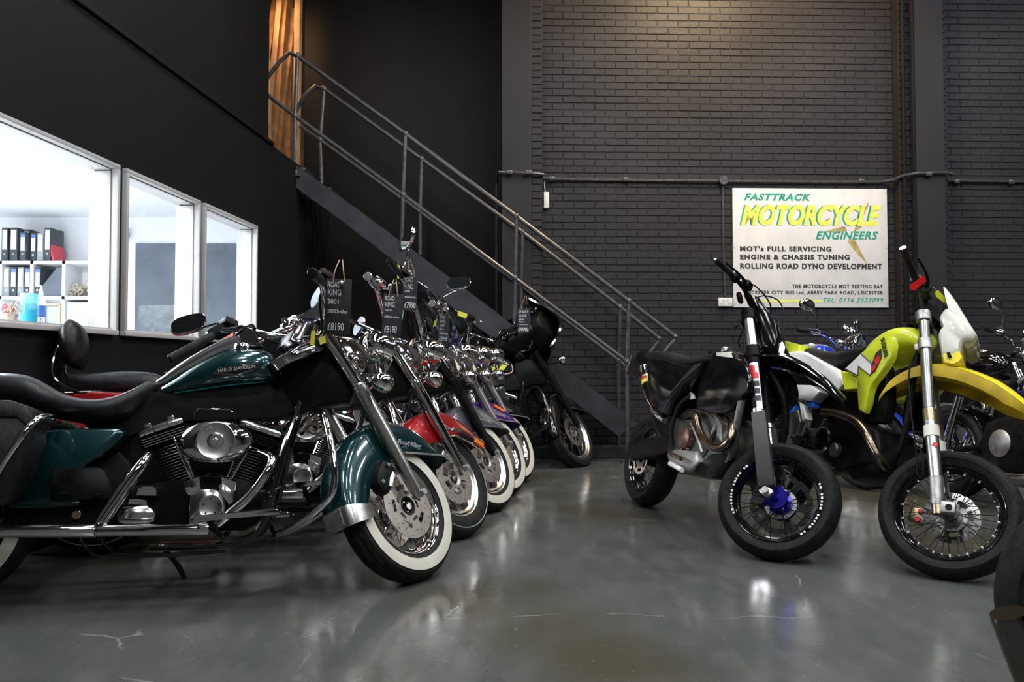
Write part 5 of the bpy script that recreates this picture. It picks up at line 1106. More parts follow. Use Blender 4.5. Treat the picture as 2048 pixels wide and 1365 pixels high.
# ---------------------------------------------------------------- yellow motocross-style bike
su = empty('motorcycle', label='yellow off-road motorcycle with white headlamp shell at the right', cat='motorcycle', group=Kr, mw=root_m(*ROOTS['S']))
fw_ = wheel(su, SK @ TR(0, 0, .30) @ AX, 'front_wheel', Rw=.30, wd=.12, rim=.222, sport=True, groove='sport', n=132, spokes=36, rim_m='black_paint', spoke_m='smoked_dark', nipple='white_print', hub_m='old_alu', hub_r=.035, disc='float', disc_side=(-1,), disc_r=(.06, .12), disc_m='smoked_chrome')
wheel(su, TR(-1.48, 0, .31) @ AX, 'rear_wheel', Rw=.31, wd=.13, rim=.225, groove='knob', n=96, spokes=32, rim_m='black_paint', spoke_m='cast_alu', hub_m='old_alu')
for s in (-1, 1):
    P = sgn([(-.406,-.1,1.182),(-.214,-.1,.73),(-.207,-.1,.721),(-.056,-.1,.412),(-.021,-.1,.325),(-.001,-.1,.273)], s)
    if s < 0: P = [(-.412,-.1,1.192),(-.222,-.1,.727),(-.219,-.1,.723),(-.082,-.1,.414),(-.034,-.1,.294),(-.017,-.1,.252)]
    else: P = sgn([(-.412,-.1,1.192),(-.222,-.1,.727),(-.219,-.1,.723),(-.082,-.1,.414),(-.034,-.1,.294),(-.017,-.1,.252)], 1)
    fk = MB(SK).tube([P[0], P[1]], .0265, n=22, smooth=False).build('fork_leg', 'fork_grey', su)
    MB(SK).tube([P[2], P[3]], [.0295, .0285], n=20, smooth=False).build('fork_lower', 'gold_alloy' if 0 else 'brushed', fk)
    MB(SK).tube([P[3], P[4]], [.031, .028], n=20, smooth=False).build('fork_foot', 'cast_alu', fk)
    MB(SK).tube([P[4], P[5]], [.024, .024], n=18, smooth=False).build('fork_cap', 'gold_alloy', fk)
    a, b = Vector(P[2]), Vector(P[3]); d_ = (b-a).normalized()
    MB(SK).tube([tuple(a.lerp(b, .26)), tuple(a.lerp(b, .42))], .0345, n=20, smooth=False).build('fork_collar', 'ivory_plastic', fk)
    MB(SK).tube([tuple(a+d_*.0), tuple(a+d_*.06)], [.031, .031], n=20, smooth=False).build('fork_seal', 'gold_alloy', fk)
    MB(SK).box(a.lerp(b, .55)+Vector((.012, s*.027, 0)), (.022, .004, .02)).build('fork_sticker', 'red_print', fk)
    t0 = Vector(P[0]); MB(SK).tube([tuple(t0-d_*.03), tuple(t0+d_*.02)], .036, n=18, smooth=False).build('upper_clamp', 'cast_alu', fk)
    t1 = Vector(P[0]).lerp(Vector(P[1]), .32); MB(SK).tube([tuple(t1-d_*.032), tuple(t1+d_*.022)], .034, n=18, smooth=False).build('lower_clamp', 'cast_alu', fk)
    MB(SK).box(Vector(P[4])+Vector((.045, 0, -.0)), (.06, .045, .05), RY(-15)).build('axle_clamp', 'cast_alu', fk, bevel=.006)
    MB(SK).cyl((P[4][0]+.05, s*.07, P[4][2]), (P[4][0]+.05, s*.128, P[4][2]), .014, 14).build('axle_end', 'satin_black', fk)
    for q_ in (t0, t1): pass
t0 = Vector([(-.412,-.1,1.192)][0]); MB(SK).box((t0.x-.02, 0, t0.z), (.07, .2, .03), RY(-26)).build('top_yoke', 'satin_black', su, bevel=.008)
t1 = Vector([(-.346,-.1,1.039)][0]); MB(SK).box((t1.x-.02, 0, t1.z), (.07, .2, .035), RY(-26)).build('bottom_yoke', 'cast_alu', su, bevel=.008)
MB(SK).tube([(-.378,-.06,1.064),(-.382,-.1,.954),(-.354,-.11,.842),(-.266,-.12,.643),(-.199,-.12,.506),(-.159,-.115,.405),(-.14,-.11,.386),(-.137,-.11,.415),(-.17,-.11,.507)], .004, n=6).build('brake_hose', 'satin_black', su)
MB(SK).box([(-.138,.09,.264)][0], (.07, .05, .08), RY(0)).build('brake_caliper', 'gold_alloy', su, bevel=.01)
for dz in (-.02, .02): 
    c_ = Vector([(-.127,.06,.258)][0]); MB(SK @ TR(c_.x, .062, c_.z+dz) @ AX).lathe([(0, .01), (.012, .01), (.014, 0), (.014, -.01)], n=14).build('caliper_piston', 'red_print', su)
hb = [(-.464,0,1.349),(-.447,-.06,1.307),(-.446,-.14,1.298),(-.47,-.26,1.32),(-.494,-.33,1.347),(-.523,-.42,1.38)]
bar = MB(SK).tube([(p[0], -p[1], p[2]) for p in reversed(hb[1:])]+hb, .0115, n=10).build('handlebar', 'satin_black', su)
for s in (-1, 1):
    a, b = Vector(sgn([hb[3]], s)[0]), Vector(sgn([hb[5]], s)[0]); d_ = (b-a).normalized()
    MB(SK).tube([tuple(a), tuple(a+d_*.01), tuple(b-d_*.006), tuple(b)], [.02, .0165, .0165, .019], n=14, smooth=False).build('grip', 'grip_rubber', bar)
    MB(SK).cyl(tuple(b), tuple(b+d_*.004), .0165, 14).build('grip_end', 'brushed', bar)
    MB(SK).tube([tuple(a-d_*.05), tuple(a)], .026, n=14, smooth=False).build('throttle_housing' if s < 0 else 'switch_housing', 'black_plastic', bar)
    f_ = Vector((1, 0, -.1)); f_ = (f_-d_*f_.dot(d_)).normalized()
    MB(SK).tube([tuple(a-d_*.06+f_*.02), tuple(a-d_*.04+f_*.05), tuple(a+d_*.03+f_*.065), tuple(a+d_*.12+f_*.055)], [.009, .009, .0065, .0065], n=8).build('lever', 'satin_black', bar)
    MB(SK).box(a-d_*.09+f_*.025, (.05, .08, .045)).build('reservoir' if s < 0 else 'clutch_perch', 'black_plastic', bar, bevel=.009)
MB(SK).prism(P2([(-.496,-.02,1.329),(-.436,-.02,1.355),(-.354,-.02,1.301),(-.321,-.02,1.19),(-.406,-.02,1.228),(-.466,-.02,1.259)]), -.07, .07, .015).build('instrument_bracket', 'black_plastic', su)
# headlamp shell
sh = MB(SK).prism(smo([(-.396,-.06,1.404),(-.383,-.06,1.4),(-.313,-.06,1.335),(-.206,-.06,1.219),(-.164,-.06,1.173),(-.158,-.06,1.129),(-.196,-.06,1.107),(-.194,-.06,1.062),(-.188,-.06,1.03),(-.213,-.06,.997),(-.259,-.06,.998),(-.283,-.06,1.043),(-.322,-.06,1.12),(-.313,-.06,1.157),(-.349,-.06,1.213),(-.342,-.06,1.268),(-.331,-.06,1.283),(-.363,-.06,1.341)]), -.11, .11, .05, .78).build('headlamp_shell', 'ivory_plastic', su, smooth=60)
MB(SK).prism(P2([(-.262,-.1,1.01),(-.248,-.1,1.048),(-.196,-.1,1.054),(-.174,-.1,1.029),(-.177,-.1,1),(-.2,-.1,.974),(-.241,-.1,.977)]), -.105, .105, .02, .9).build('shell_base', 'yellow_plastic', sh, smooth=50)
MB(SK).prism(P2([(-.195,-.1,1.091),(-.202,-.1,1.14),(-.198,-.1,1.181),(-.16,-.1,1.162),(-.15,-.1,1.143),(-.15,-.1,1.103),(-.173,-.1,1.08)]), -.085, .085, .01, .9).build('headlamp_glass', 'olive_lens', sh)
MB(SK).prism(P2([(-.241,-.118,1.018),(-.229,-.118,1.027),(-.216,-.118,1.01),(-.23,-.118,1.004)]), -.128, -.1).build('shell_vent', 'satin_black', sh, smooth=0)
# front fender : ridge at the middle, both edges lower
rid = [(-.469,0,.77),(-.447,0,.859),(-.402,0,.922),(-.353,0,.968),(-.299,0,.996),(-.223,0,1.012),(-.131,0,1.01),(-.036,0,.994),(.035,0,.969),(.111,0,.929),(.168,0,.886)]
edg = [(-.441,-.09,.706),(-.402,-.09,.781),(-.353,-.09,.83),(-.306,-.09,.875),(-.26,-.09,.909),(-.208,-.09,.927),(-.112,-.09,.931),(.001,-.09,.903),(.072,-.09,.875),(.147,-.09,.832),(.187,-.09,.804)]
rows = []
for i, (r0, e0) in enumerate(zip(rid, edg)):
    w_ = (.05, .07, .085, .09, .09, .092, .094, .09, .08, .06, .02)[i]; dz = max(.012, r0[2]-e0[2]); x = r0[0]
    dz = (.036, .038, .04, .042, .044, .046, .048, .05, .048, .04, .028)[i]
    rows.append((x, r0[2], w_, dz))
rr_ = crom(rows, 4)
g1 = [[(x, y*w_, z-dz*(abs(y)**1.6)) for y in (-1, -.85, -.55, -.28, 0, .28, .55, .85, 1)] for x, z, w_, dz in rr_]
MB(SK).grid(g1).build('front_fender', 'yellow_plastic', su, solid=.002, smooth=50)
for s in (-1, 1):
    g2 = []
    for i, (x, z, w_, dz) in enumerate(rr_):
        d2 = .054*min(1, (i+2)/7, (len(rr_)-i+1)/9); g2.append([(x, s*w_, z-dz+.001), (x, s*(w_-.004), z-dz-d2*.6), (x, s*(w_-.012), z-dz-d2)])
    MB(SK).grid(g2).build('fender_skirt', 'stained_shaded_yellow', su, solid=.002, smooth=50)
# tank, shrouds, panels
tk = [(p[0], p[2], b[2], w_) for p, b, w_ in zip([(-.827,-.05,1.007),(-.748,-.05,1.075),(-.664,-.05,1.117),(-.589,-.05,1.148),(-.514,-.05,1.169),(-.435,-.05,1.169),(-.375,-.05,1.146),(-.332,-.05,1.098)], [(-.745,-.1,.928),(-.624,-.1,.916),(-.54,-.1,.944),(-.446,-.1,.971),(-.397,-.1,1.005),(-.337,-.1,1.035),(-.291,-.1,1.055),(-.257,-.1,1.064)], (.05, .08, .11, .125, .125, .11, .08, .03))]
MB().loft(tk, n=24, k=4, ex=2.4).build('fuel_tank', 'lime_plastic', su, smooth=60)
MB(TR([(-.537,0,1.182)][0])).lathe([(0, .02), (.034, .018), (.038, .008), (.038, -.02)], n=22).build('fuel_cap', 'satin_black', su)
for s in (-1, 1):
    shd = MB().prism(P2([(-.585,-.185,1.005),(-.514,-.185,1.049),(-.416,-.185,1.089),(-.37,-.185,1.082),(-.346,-.185,1.041),(-.34,-.185,.982),(-.37,-.185,.928),(-.414,-.185,.876),(-.447,-.185,.837),(-.462,-.185,.794),(-.457,-.185,.725),(-.47,-.185,.687),(-.516,-.185,.7),(-.563,-.185,.804),(-.59,-.185,.87),(-.649,-.185,.888),(-.713,-.185,.914)]), s*.15, s*.19, .014, .95).build('radiator_shroud', 'lime_plastic', su, smooth=50)
    if s < 0:
        MB().prism(P2([(-.697,-.19,.916),(-.588,-.19,.996),(-.481,-.19,.942),(-.47,-.19,.879),(-.588,-.19,.928),(-.577,-.19,.88)]), -.1915, -.185).build('shroud_graphic', 'white_plastic', shd, smooth=0)
        MB().tube([(-.702,-.192,.913),(-.573,-.192,.877),(-.585,-.192,.928),(-.467,-.192,.879),(-.474,-.192,.942),(-.586,-.192,.998)], .0035, n=5, smooth=False).build('graphic_edge', 'dark_print', shd)
        MB().prism(P2([(-.468,-.192,.884),(-.474,-.192,.942),(-.459,-.192,.999),(-.425,-.192,1.02),(-.404,-.192,.978),(-.436,-.192,.9)]), -.193, -.186).build('shroud_graphic', 'dark_print', shd, smooth=0)
        MB().prism(P2([(-.468,-.193,.886),(-.468,-.193,.928),(-.443,-.193,.939),(-.457,-.193,.957),(-.433,-.193,.986),(-.415,-.193,.968),(-.416,-.193,.944),(-.437,-.193,.934),(-.436,-.193,.916)]), -.1945, -.187).build('shroud_logo', 'red_print', shd, smooth=0)
        b0, b1 = [(-.439,-.195,1.066),(-.378,-.195,.972)]; bt = Vector(b1)-Vector(b0)
        text('shroud_lettering', 'SUZUKI', 1, 'dark_print', basis(b0, bt, (1, 0, .25)), shd, bold=.02, ext=.0012, width=bt.length, height=.028)
    MB().prism(P2([(-.761,-.17,.906),(-.603,-.17,.87),(-.579,-.17,.809),(-.688,-.17,.8)]), s*.1, s*.18, .01, .94).build('side_cover', 'lime_plastic', su, smooth=40)
    MB().prism(P2([(-1.436,-.15,.986),(-1.424,-.15,1.018),(-1.267,-.15,1.029),(-1.124,-.15,.991),(-.799,-.15,.899),(-.753,-.15,.832),(-.776,-.15,.804),(-.882,-.15,.828),(-1.147,-.15,.905),(-1.28,-.15,.91)]), s*.09, s*.16, .015, .94).build('side_panel', 'white_plastic', su, smooth=50)
    MB().prism(P2([(-1.262,-.15,.816),(-1.071,-.15,.819),(-.957,-.15,.782),(-1.025,-.15,.723),(-1.309,-.15,.74)]), s*.09, s*.16, .012, .92).build('number_panel', 'white_plastic', su, smooth=50)
    MB().prism(P2([(-1.529,-.12,1.102),(-1.336,-.12,1.075),(-1.326,-.12,1.034),(-1.502,-.12,1.016)]), s*.02, s*.13, .012, .94).build('tail_panel', 'lime_plastic', su, smooth=50)
    MB().prism(P2([(-.51,-.12,.94),(-.463,-.12,.948),(-.425,-.12,.875),(-.386,-.12,.748),(-.39,-.12,.656),(-.481,-.12,.649),(-.523,-.12,.688),(-.531,-.12,.793),(-.518,-.12,.86)]), s*.07, s*.13, .015, .95).build('radiator', 'satin_black', su, smooth=40)
    MB().tube([(-.359,-.03,1.052),(-.333,-.05,.894),(-.298,-.06,.641),(-.323,-.08,.472),(-.451,-.1,.399),(-.668,-.1,.396)] if s < 0 else sgn([(-.359,-.03,1.052),(-.333,-.05,.894),(-.298,-.06,.641),(-.323,-.08,.472),(-.451,-.1,.399),(-.668,-.1,.396)], 1), .017, n=10).build('frame_tube', 'satin_black', su)
    MB().prism(P2([(-1.329,-.1,.323),(-1.188,-.1,.417),(-.836,-.1,.472),(-.73,-.1,.443),(-.712,-.1,.39),(-1.096,-.1,.324)]), s*.07, s*.11, .01).build('swingarm', 'old_alu', su)
MB(TR([(-1.221,-.16,.741)][0]) @ AX).lathe([(0, .01), (.008, .01), (.012, -.01)], n=10).build('panel_plug', 'satin_black', su)
st_ = [(p[0], p[2], b[2], w_) for p, b, w_ in zip([(-1.457,-.06,1.091),(-1.32,-.06,1.073),(-1.157,-.06,1.052),(-.999,-.06,1.047),(-.867,-.06,1.06),(-.747,-.06,1.089)], [(-1.298,-.12,1.036),(-1.086,-.12,.973),(-.941,-.12,.933),(-.837,-.12,.917),(-.73,-.12,.974),(-.669,-.12,1.035)], (.07, .1, .11, .11, .1, .06))]
MB().loft(st_, n=20, k=4, ex=2.8).build('seat', 'grip_rubber', su, smooth=60)
MB().prism(P2([(-.959,-.1,.604),(-.88,-.1,.667),(-.616,-.1,.645),(-.439,-.1,.62),(-.366,-.1,.449),(-.471,-.1,.397),(-.703,-.1,.364),(-.865,-.1,.412)]), -.12, .12, .02).build('engine_case', 'satin_black', su, smooth=50)
for P, r_, mm in (([(-.863,-.14,.517)][0], .075, 'smoked_chrome'), ([(-.735,-.14,.475)][0], .04, 'old_alu')):
    MB(TR(P) @ AX).lathe([(0, .012), (r_*.85, .01), (r_, .0), (r_*1.02, -.03)], n=30).build('engine_cover', mm, su)
MB().tube([(-.914,-.14,.673),(-.743,-.16,.669),(-.532,-.19,.64),(-.408,-.2,.591),(-.342,-.2,.537),(-.297,-.18,.479),(-.307,-.12,.438)], .022, n=16).build('exhaust_header', 'header_steel', su, smooth=60)
MB().prism(P2([(-.665,-.13,.39),(-.435,-.13,.46),(-.331,-.13,.46),(-.359,-.13,.399),(-.558,-.13,.339)]), -.12, .12, .02).build('skid_plate', 'satin_black', su, smooth=50)
for P, mm in (([(-1.319,-.13,.722),(-1.25,-.13,.713),(-1.212,-.13,.675),(-1.23,-.13,.63),(-1.294,-.13,.645)], 'blue_plastic'), ([(-1.092,-.13,.712),(-1.033,-.13,.727),(-1.017,-.13,.698),(-1.061,-.13,.687)], 'blue_plastic'), ([(-1.267,-.12,.652),(-1.17,-.12,.667),(-1.117,-.12,.601),(-1.136,-.12,.518),(-1.212,-.12,.508)], 'brushed'), ([(-1.171,-.12,.716),(-1.116,-.12,.701),(-1.064,-.12,.62),(-1.09,-.12,.603)], 'ivory_plastic')):
    MB().prism(P2(P), -.15, -.1, .006).build('linkage_part', mm, su, smooth=40)
MB().prism(P2([(-1.461,0,1.024),(-.767,0,.937),(-.675,0,.648),(-1.057,0,.647),(-1.453,0,.812)]), -.06, .06, .01).build('inner_frame', 'satin_black', su)

# ---------------------------------------------------------------- plainer road bikes behind and at the edge
def roadster(loc, yaw, lean, steer, label, tank_m, o):
    g = empty('motorcycle', label=label, cat='motorcycle', group=Kr, mw=root_m(loc, yaw, lean, 0)); S_ = steer_m(26, .1, steer); wb_ = o.get('wb', 1.45)
    MB_ = lambda: MB()
    wheel(g, S_ @ TR(0, 0, .31) @ AX, 'front_wheel', Rw=.31, wd=.11, rim=.23, style='cast', spokes=6, rim_m='brushed', spoke_m='brushed', groove=None, n=72, disc='holes', disc_r=(.06, .13), disc_side=(1,))
    wheel(g, TR(-wb_, 0, .32) @ AX, 'rear_wheel', Rw=.32, wd=o.get('rw', .15), rim=.22, style='cast', spokes=6, rim_m='smoked_chrome', spoke_m='smoked_chrome', groove='sport', n=110, sport=True)
    for s in (-1, 1):
        fk = MB(S_).tube([(0, s*.1, .31), (-.32, s*.1, .95)], .022, n=14, smooth=False).build('fork_leg', 'chrome', g)
        MB(S_).tube([(-.0, s*.1, .3), (-.16, s*.1, .63)], .03, n=14, smooth=False).build('fork_slider', 'cast_alu', fk)
    rows = [[((.33)*math.cos(R(a)), y, .31+(.33+.012*(1-(y/.07)**2))*math.sin(R(a))) for y in (-.07, -.05, 0, .05, .07)] for a in range(25, 165, 8)]
    MB(S_).grid(rows).build('front_fender', o.get('fender', tank_m), g, solid=.003, smooth=60)
    hz = o.get('hz', .88); hx = -.18
    m = S_ @ TR(hx, 0, hz) @ RY(90)
    hl = MB(m).lathe([(0, -.11), (.04, -.1), (.075, -.06), (.09, 0), (.092, .02), (.086, .03)], n=26).build('headlamp', 'chrome', g, smooth=60)
    MB(m).lathe([(0, .042), (.05, .038), (.086, .028)], n=24).build('headlamp_glass', 'lens_glass', hl); MB(m).lathe([(0, -.02), (.085, .026)], n=24).build('headlamp_reflector', 'mirror_glass', hl)
    for y in (-.05, .05): MB(S_ @ TR(-.27, y, hz+.13) @ RY(-40)).lathe([(0, .02), (.03, .018), (.034, .01), (.034, -.03), (0, -.05)], n=18).build('instrument', 'chrome', g)
    bz = o.get('bz', 1.05)
    pts = [(-.48, .38, bz), (-.42, .26, bz+.01), (-.36, .12, bz-.01), (-.34, 0, bz-.06), (-.36, -.12, bz-.01), (-.42, -.26, bz+.01), (-.48, -.38, bz)]
    bar = MB(S_).tube(pts, .012, n=10).build('handlebar', 'chrome', g)
    for s in (-1, 1):
        MB(S_).tube([(-.44, s*.29, bz+.008), (-.48, s*.39, bz)], .018, n=12, smooth=False).build('grip', 'grip_rubber', bar)
        MB(S_).box((-.40, s*.24, bz+.01), (.06, .06, .04)).build('switch_housing', 'smoked_chrome', bar, bevel=.008)
        MB(S_).tube([(-.36, s*.24, bz+.01), (-.35, s*.33, bz+.01), (-.38, s*.4, bz)], .006, n=6).build('lever', 'brushed', bar)
        MB(S_).tube([(-.4, s*.25, bz+.02), (-.38, s*.3, bz+.12), (-.4, s*.36, bz+.17)], .005, n=6).build('mirror_stem', 'chrome', bar)
        MB(S_ @ TR(-.41, s*.4, bz+.2) @ RZ(s*18)).ball((0, 0, 0), (.02, .075, .05), 16).build('mirror_shell', 'chrome', bar)
        MB(S_ @ TR(-.431, s*.395, bz+.2) @ RZ(s*18) @ RY(-90)).lathe([(0, 0), (.045, 0), (.045, -.003)], Matrix.Diagonal((1, 1.5, 1, 1)), n=20).build('mirror_face', 'mirror_glass', bar)
        T0 = (-.22, s*.2, hz-.02); MB(S_).tube([(-.22, s*.1, hz-.02), T0], .008, n=6, smooth=False).build('indicator_stem', 'chrome', g); MB(S_).ball(T0, (.04, .03, .03), 14).build('indicator', 'chrome', g)
    tz = o.get('tz', .82)
    MB().loft([(-.98, tz+.0, tz-.1, .06), (-.85, tz+.07, tz-.12, .1), (-.65, tz+.12, tz-.12, .13), (-.45, tz+.12, tz-.1, .125), (-.36, tz+.04, tz-.06, .07)], n=24, k=4, ex=2.4).build('fuel_tank', tank_m, g, smooth=60)
    MB(TR(-.6, 0, tz+.12)).lathe([(0, .02), (.03, .018), (.036, .006), (.036, -.02)], n=20).build('fuel_cap', 'chrome', g)
    if o.get('stripe'):
        for s in (-1, 1): MB().loft([(-.9, tz+.085, tz+.01, .085*1.01), (-.65, tz+.125, tz+.06, .1165), (-.48, tz+.128, tz+.07, .11)], n=20, k=3, ex=2.4).build('tank_stripe', 'white_plastic', g, smooth=60)
    MB().loft(([] if o.get('bare') else [(-1.75, tz+.1, tz+.02, .06), (-1.6, tz+.09, tz-.02, .11)])+[(-1.35, tz+.06, tz-.06, .14), (-1.1, tz+.01, tz-.1, .14), (-.95, tz+.02, tz-.08, .1)], n=20, k=4, ex=2.8).build('seat', 'leather', g, smooth=60)
    MB().prism([(-1.0, 0, tz-.1), (-.4, 0, tz-.06), (-.42, 0, .62), (-.6, 0, .3), (-1.0, 0, .28), (-1.12, 0, .5)], -.08, .08, .02).build('frame', 'satin_black', g)
    MB().prism([(-1.05, 0, .55), (-.85, 0, .62), (-.6, 0, .6), (-.52, 0, .42), (-.62, 0, .25), (-1.0, 0, .24), (-1.1, 0, .4)], -.16, .16, .04).build('engine_case', o.get('eng', 'old_alu'), g, smooth=50)
    mb = MB(TR(-.66, 0, .52) @ RY(18))
    pr = [(0, 0)]
    for i in range(9): z = .01+i*.022; pr += [(.06, z), (.085, z+.001), (.085, z+.006), (.06, z+.007)]
    mb.lathe(pr+[(.07, .21), (0, .21)], n=20).build('cylinder', 'old_alu', g, smooth=25)
    for s in (-1, 1):
        MB(TR(-.9, s*.165, .42) @ (AX if s < 0 else Matrix.Rotation(-math.pi/2, 4, 'X'))).lathe([(0, .02), (.07, .015), (.09, 0), (.09, -.03)], n=26).build('engine_cover', o.get('cover', 'cast_alu'), g)
        if not o.get('bare'): MB().tube([(-.58, s*.06, .66), (-.48, s*.12, .6), (-.46, s*.16, .42), (-.56, s*.18, .26), (-.8, s*.19, .22), (-1.0, s*.2, .24)], .021, n=14).build('exhaust_header', 'chrome', g, smooth=60)
        MB().tube([(-wb_, s*.1, .32), (-1.05, s*.1, .4)], .02, n=10, smooth=False).build('swingarm', 'satin_black', g)
        MB().tube([(-wb_+.02, s*.13, .34), (-wb_+.1, s*.13, .72)], .03, n=14, smooth=False).build('shock', 'chrome' if not o.get('bare') else 'satin_black', g)
        if o.get('bare') and s > 0: continue
        mz = [(-1.0, s*.2, .24), (-1.1, s*.205, .26), (-1.6, s*.23, .36), (-1.78, s*.235, .39)]
        if o.get('bare'): inv = root_m(loc, yaw, lean, 0).inverted(); mz = [tuple(inv @ Vector(p)) for p in [(1.093,1.62,.196),(1.074,1.62,.235),(1.007,1.62,.411),(.994,1.62,.447)]]; mz = mz if s < 0 else [(p[0], -p[1], p[2]) for p in mz]
        MB().tube(mz, [.022, .042, .045, .03] if not o.get('bare') else [.03, .036, .036, .034], n=20).build('muffler', 'chrome' if not o.get('bare') else 'dark_chrome', g, smooth=60)
    rows = [[(-wb_+.345*math.cos(R(a)), y, .32+(.345+.014*(1-(y/.085)**2))*math.sin(R(a))) for y in (-.085, -.06, 0, .06, .085)] for a in range(30, 172, 8)]
    if not o.get('bare'): MB().grid(rows).build('rear_fender', o.get('fender', tank_m), g, solid=.003, smooth=60)
    if not o.get('bare'): MB(TR(-wb_-.33, 0, .6) @ RY(-90)).lathe([(0, .03), (.03, .025), (.045, .0)], n=16).build('tail_lamp', 'red_gloss', g)
    MB().tube([(-.85, .1, .25), (-.8, .2, .12), (-.78, .26, -.02)], .01, n=8).build('side_stand', 'satin_black', g)
    return g
roadster((2.71, 6.14, 0), -60, 6, 10, 'blue and white road motorcycle with chrome headlamp behind the yellow bike', 'blue_paint', dict(stripe=1, hz=1.12, bz=1.17, tz=1.0))
roadster((3.42, 4.35, 0), -80, 9, 20, 'black road motorcycle with grey seat at the right edge beside the yellow bike', 'black_paint', dict(hz=.86, bz=1.0, tz=.84, cover='cast_alu', eng='satin_black'))
roadster((4.1, 6.15, 0), -66, 8, 20, 'black road motorcycle with chrome bars and mirror furthest back on the right', 'black_paint', dict(hz=1.02, bz=1.15, tz=.95))
q_ = roadster((2.89, 1.40, 0), -25, 8, 0, 'black motorcycle at the lower right corner with rear tyre and chrome muffler showing', 'black_paint', dict(rw=.19, bare=1))

# ================================================================ cards, tags, office contents
def to_w(key, p): return root_m(*ROOTS[key]) @ SH @ Vector(p)
def card(top, w_, h_, yaw, lines, label, string_top, tilt=0):
    mw = TR(top) @ RZ(yaw) @ RY(tilt) @ Matrix(((1, 0, 0, 0), (0, 0, -1, 0), (0, 1, 0, 0), (0, 0, 0, 1)))
    st_ = mw.inverted() @ Vector(string_top)
    o = label_card('', mw, lines, w_, h_, label, tuple(st_)); return o
CL = lambda y, m, p: [('ROAD', .17, .11, .5, .14), ('KING', .31, .11, .5, .14), (y, .44, .09, .4, .15), (m, .60, .065, .78, .14), (p, .83, .14, .64, .16)]
card([(-.722,3.33,1.306)][0], .107, .233, 4, [('ROAD', .155, .10, .5, .08), ('KING', .30, .11, .5, .1), ('2001', .455, .09, .42, .1), ('28253miles', .62, .068, .78, .1), ('£8190', .93, .14, .62, .14)], 'black price card reading 2001 and 28253 miles hanging on the green motorcycle', [(-.723,3.37,1.391)][0], 2)
card([(-.618,4.16,1.319)][0], .1, .231, 4, [('ROAD', .155, .10, .5, .08), ('KING', .30, .11, .5, .1), ('1998 N/C', .40, .045, .36, .12), ('28964 miles', .55, .05, .76, .1), ('£8190', .88, .15, .64, .14)], 'black price card reading £8190 with 28964 miles hanging on the red motorcycle', [(-.616,4.2,1.397)][0], 3)
card([(-.627,4.95,1.509)][0], .088, .222, 4, [('ROAD', .20, .13, .6, .06), ('KING', .40, .14, .6, .1), ('1999', .50, .06, .34, .14), ('46556miles', .65, .05, .8, .14), ('£7990', .93, .16, .78, .16)], 'black price card reading £7990 hanging above the grey motorcycle', [(-.64,4.95,1.603)][0], 3)
card([(-.469,5.55,1.31)][0], .076, .222, 4, [('ROAD', .18, .10, .5, .1), ('KING', .31, .10, .5, .12), ('2009', .43, .08, .4, .14), ('96ci', .53, .05, .36, .14), ('19000miles', .66, .05, .76, .14), ('£9990', .87, .14, .72, .16)], 'black price card reading £9990 hanging on the purple motorcycle', [(-.459,5.55,1.386)][0], 3)
card([(.107,7.15,1.461)][0], .111, .221, 2, [('STREET', .19, .10, .8, .06), ('GLIDE', .35, .10, .6, .08), ('2010', .48, .07, .4, .1), ('96ci', .57, .05, .4, .1), ('22000miles', .68, .045, .7, .1), ('£9990', .93, .15, .8, .08)], 'black price card reading STREET GLIDE hanging on the faired motorcycle', [(.125,7.15,1.573)][0], 1)
def ytag(pts, m, label, string, cat='tag', th=.002):
    vs = [Vector(p) for p in pts]; c = sum(vs, Vector())/len(vs); x = (vs[1]-vs[0]).normalized(); nrm = x.cross(vs[2]-vs[1]).normalized()
    t = empty('key_tag', c, label, cat)
    a = [tuple(v-c-nrm*th/2) for v in vs]; b = [tuple(v-c+nrm*th/2) for v in vs]; n = len(vs)
    MB().add(a+b, [tuple(range(n)), tuple(range(2*n-1, n-1, -1))]+[(i, (i+1) % n, n+(i+1) % n, n+i) for i in range(n)]).build('tag_card', m, t, smooth=0)
    MB().tube([tuple(Vector(p)-c) for p in string], .0012, n=5).build('tag_string', 'string' if m != 'red_gloss' else 'brushed', t)
ytag([(-.803,3.2,1.083),(-.787,3.2,1.083),(-.792,3.2,1.023),(-.808,3.2,1.027)], 'yellow_card', 'narrow yellow card tag hanging under the green motorcycle handlebar', [(-.795,3.2,1.083),(-.789,3.2,1.111)])
ytag([(-.774,3.2,1.055),(-.749,3.2,1.063),(-.744,3.2,1.035),(-.768,3.2,1.027)], 'yellow_card', 'yellow card tag on the chrome fork top of the green motorcycle', [(-.763,3.2,1.057),(-.753,3.2,1.087)])
ytag([(-.719,4.9,1.559),(-.692,4.9,1.565),(-.676,4.9,1.488),(-.703,4.9,1.479)], 'yellow_card', 'yellow card tag above the second price card', [(-.704,4.9,1.562),(-.698,4.9,1.596)])
ytag([(-.395,5.9,1.352),(-.325,5.9,1.326),(-.34,5.9,1.296),(-.403,5.9,1.318)], 'yellow_card', 'small yellow card tag sticking out right of the £9990 card', [(-.395,5.9,1.337),(-.421,5.9,1.359)])
ytag([(-.543,5.6,1.261),(-.522,5.6,1.275),(-.533,5.6,1.225),(-.554,5.6,1.218)], 'yellow_card', 'tiny yellow tag on the cables left of the £9990 card', [(-.533,5.6,1.268),(-.519,5.6,1.31)])
ytag([(1.933,3.88,1.333),(2,3.88,1.381),(2.014,3.88,1.357),(1.957,3.88,1.308),(1.938,3.88,1.318)], 'red_gloss', 'bright red key tag hanging on the yellow bike handlebar', [(2.03,3.92,1.376),(2.037,3.92,1.388)], th=.006)
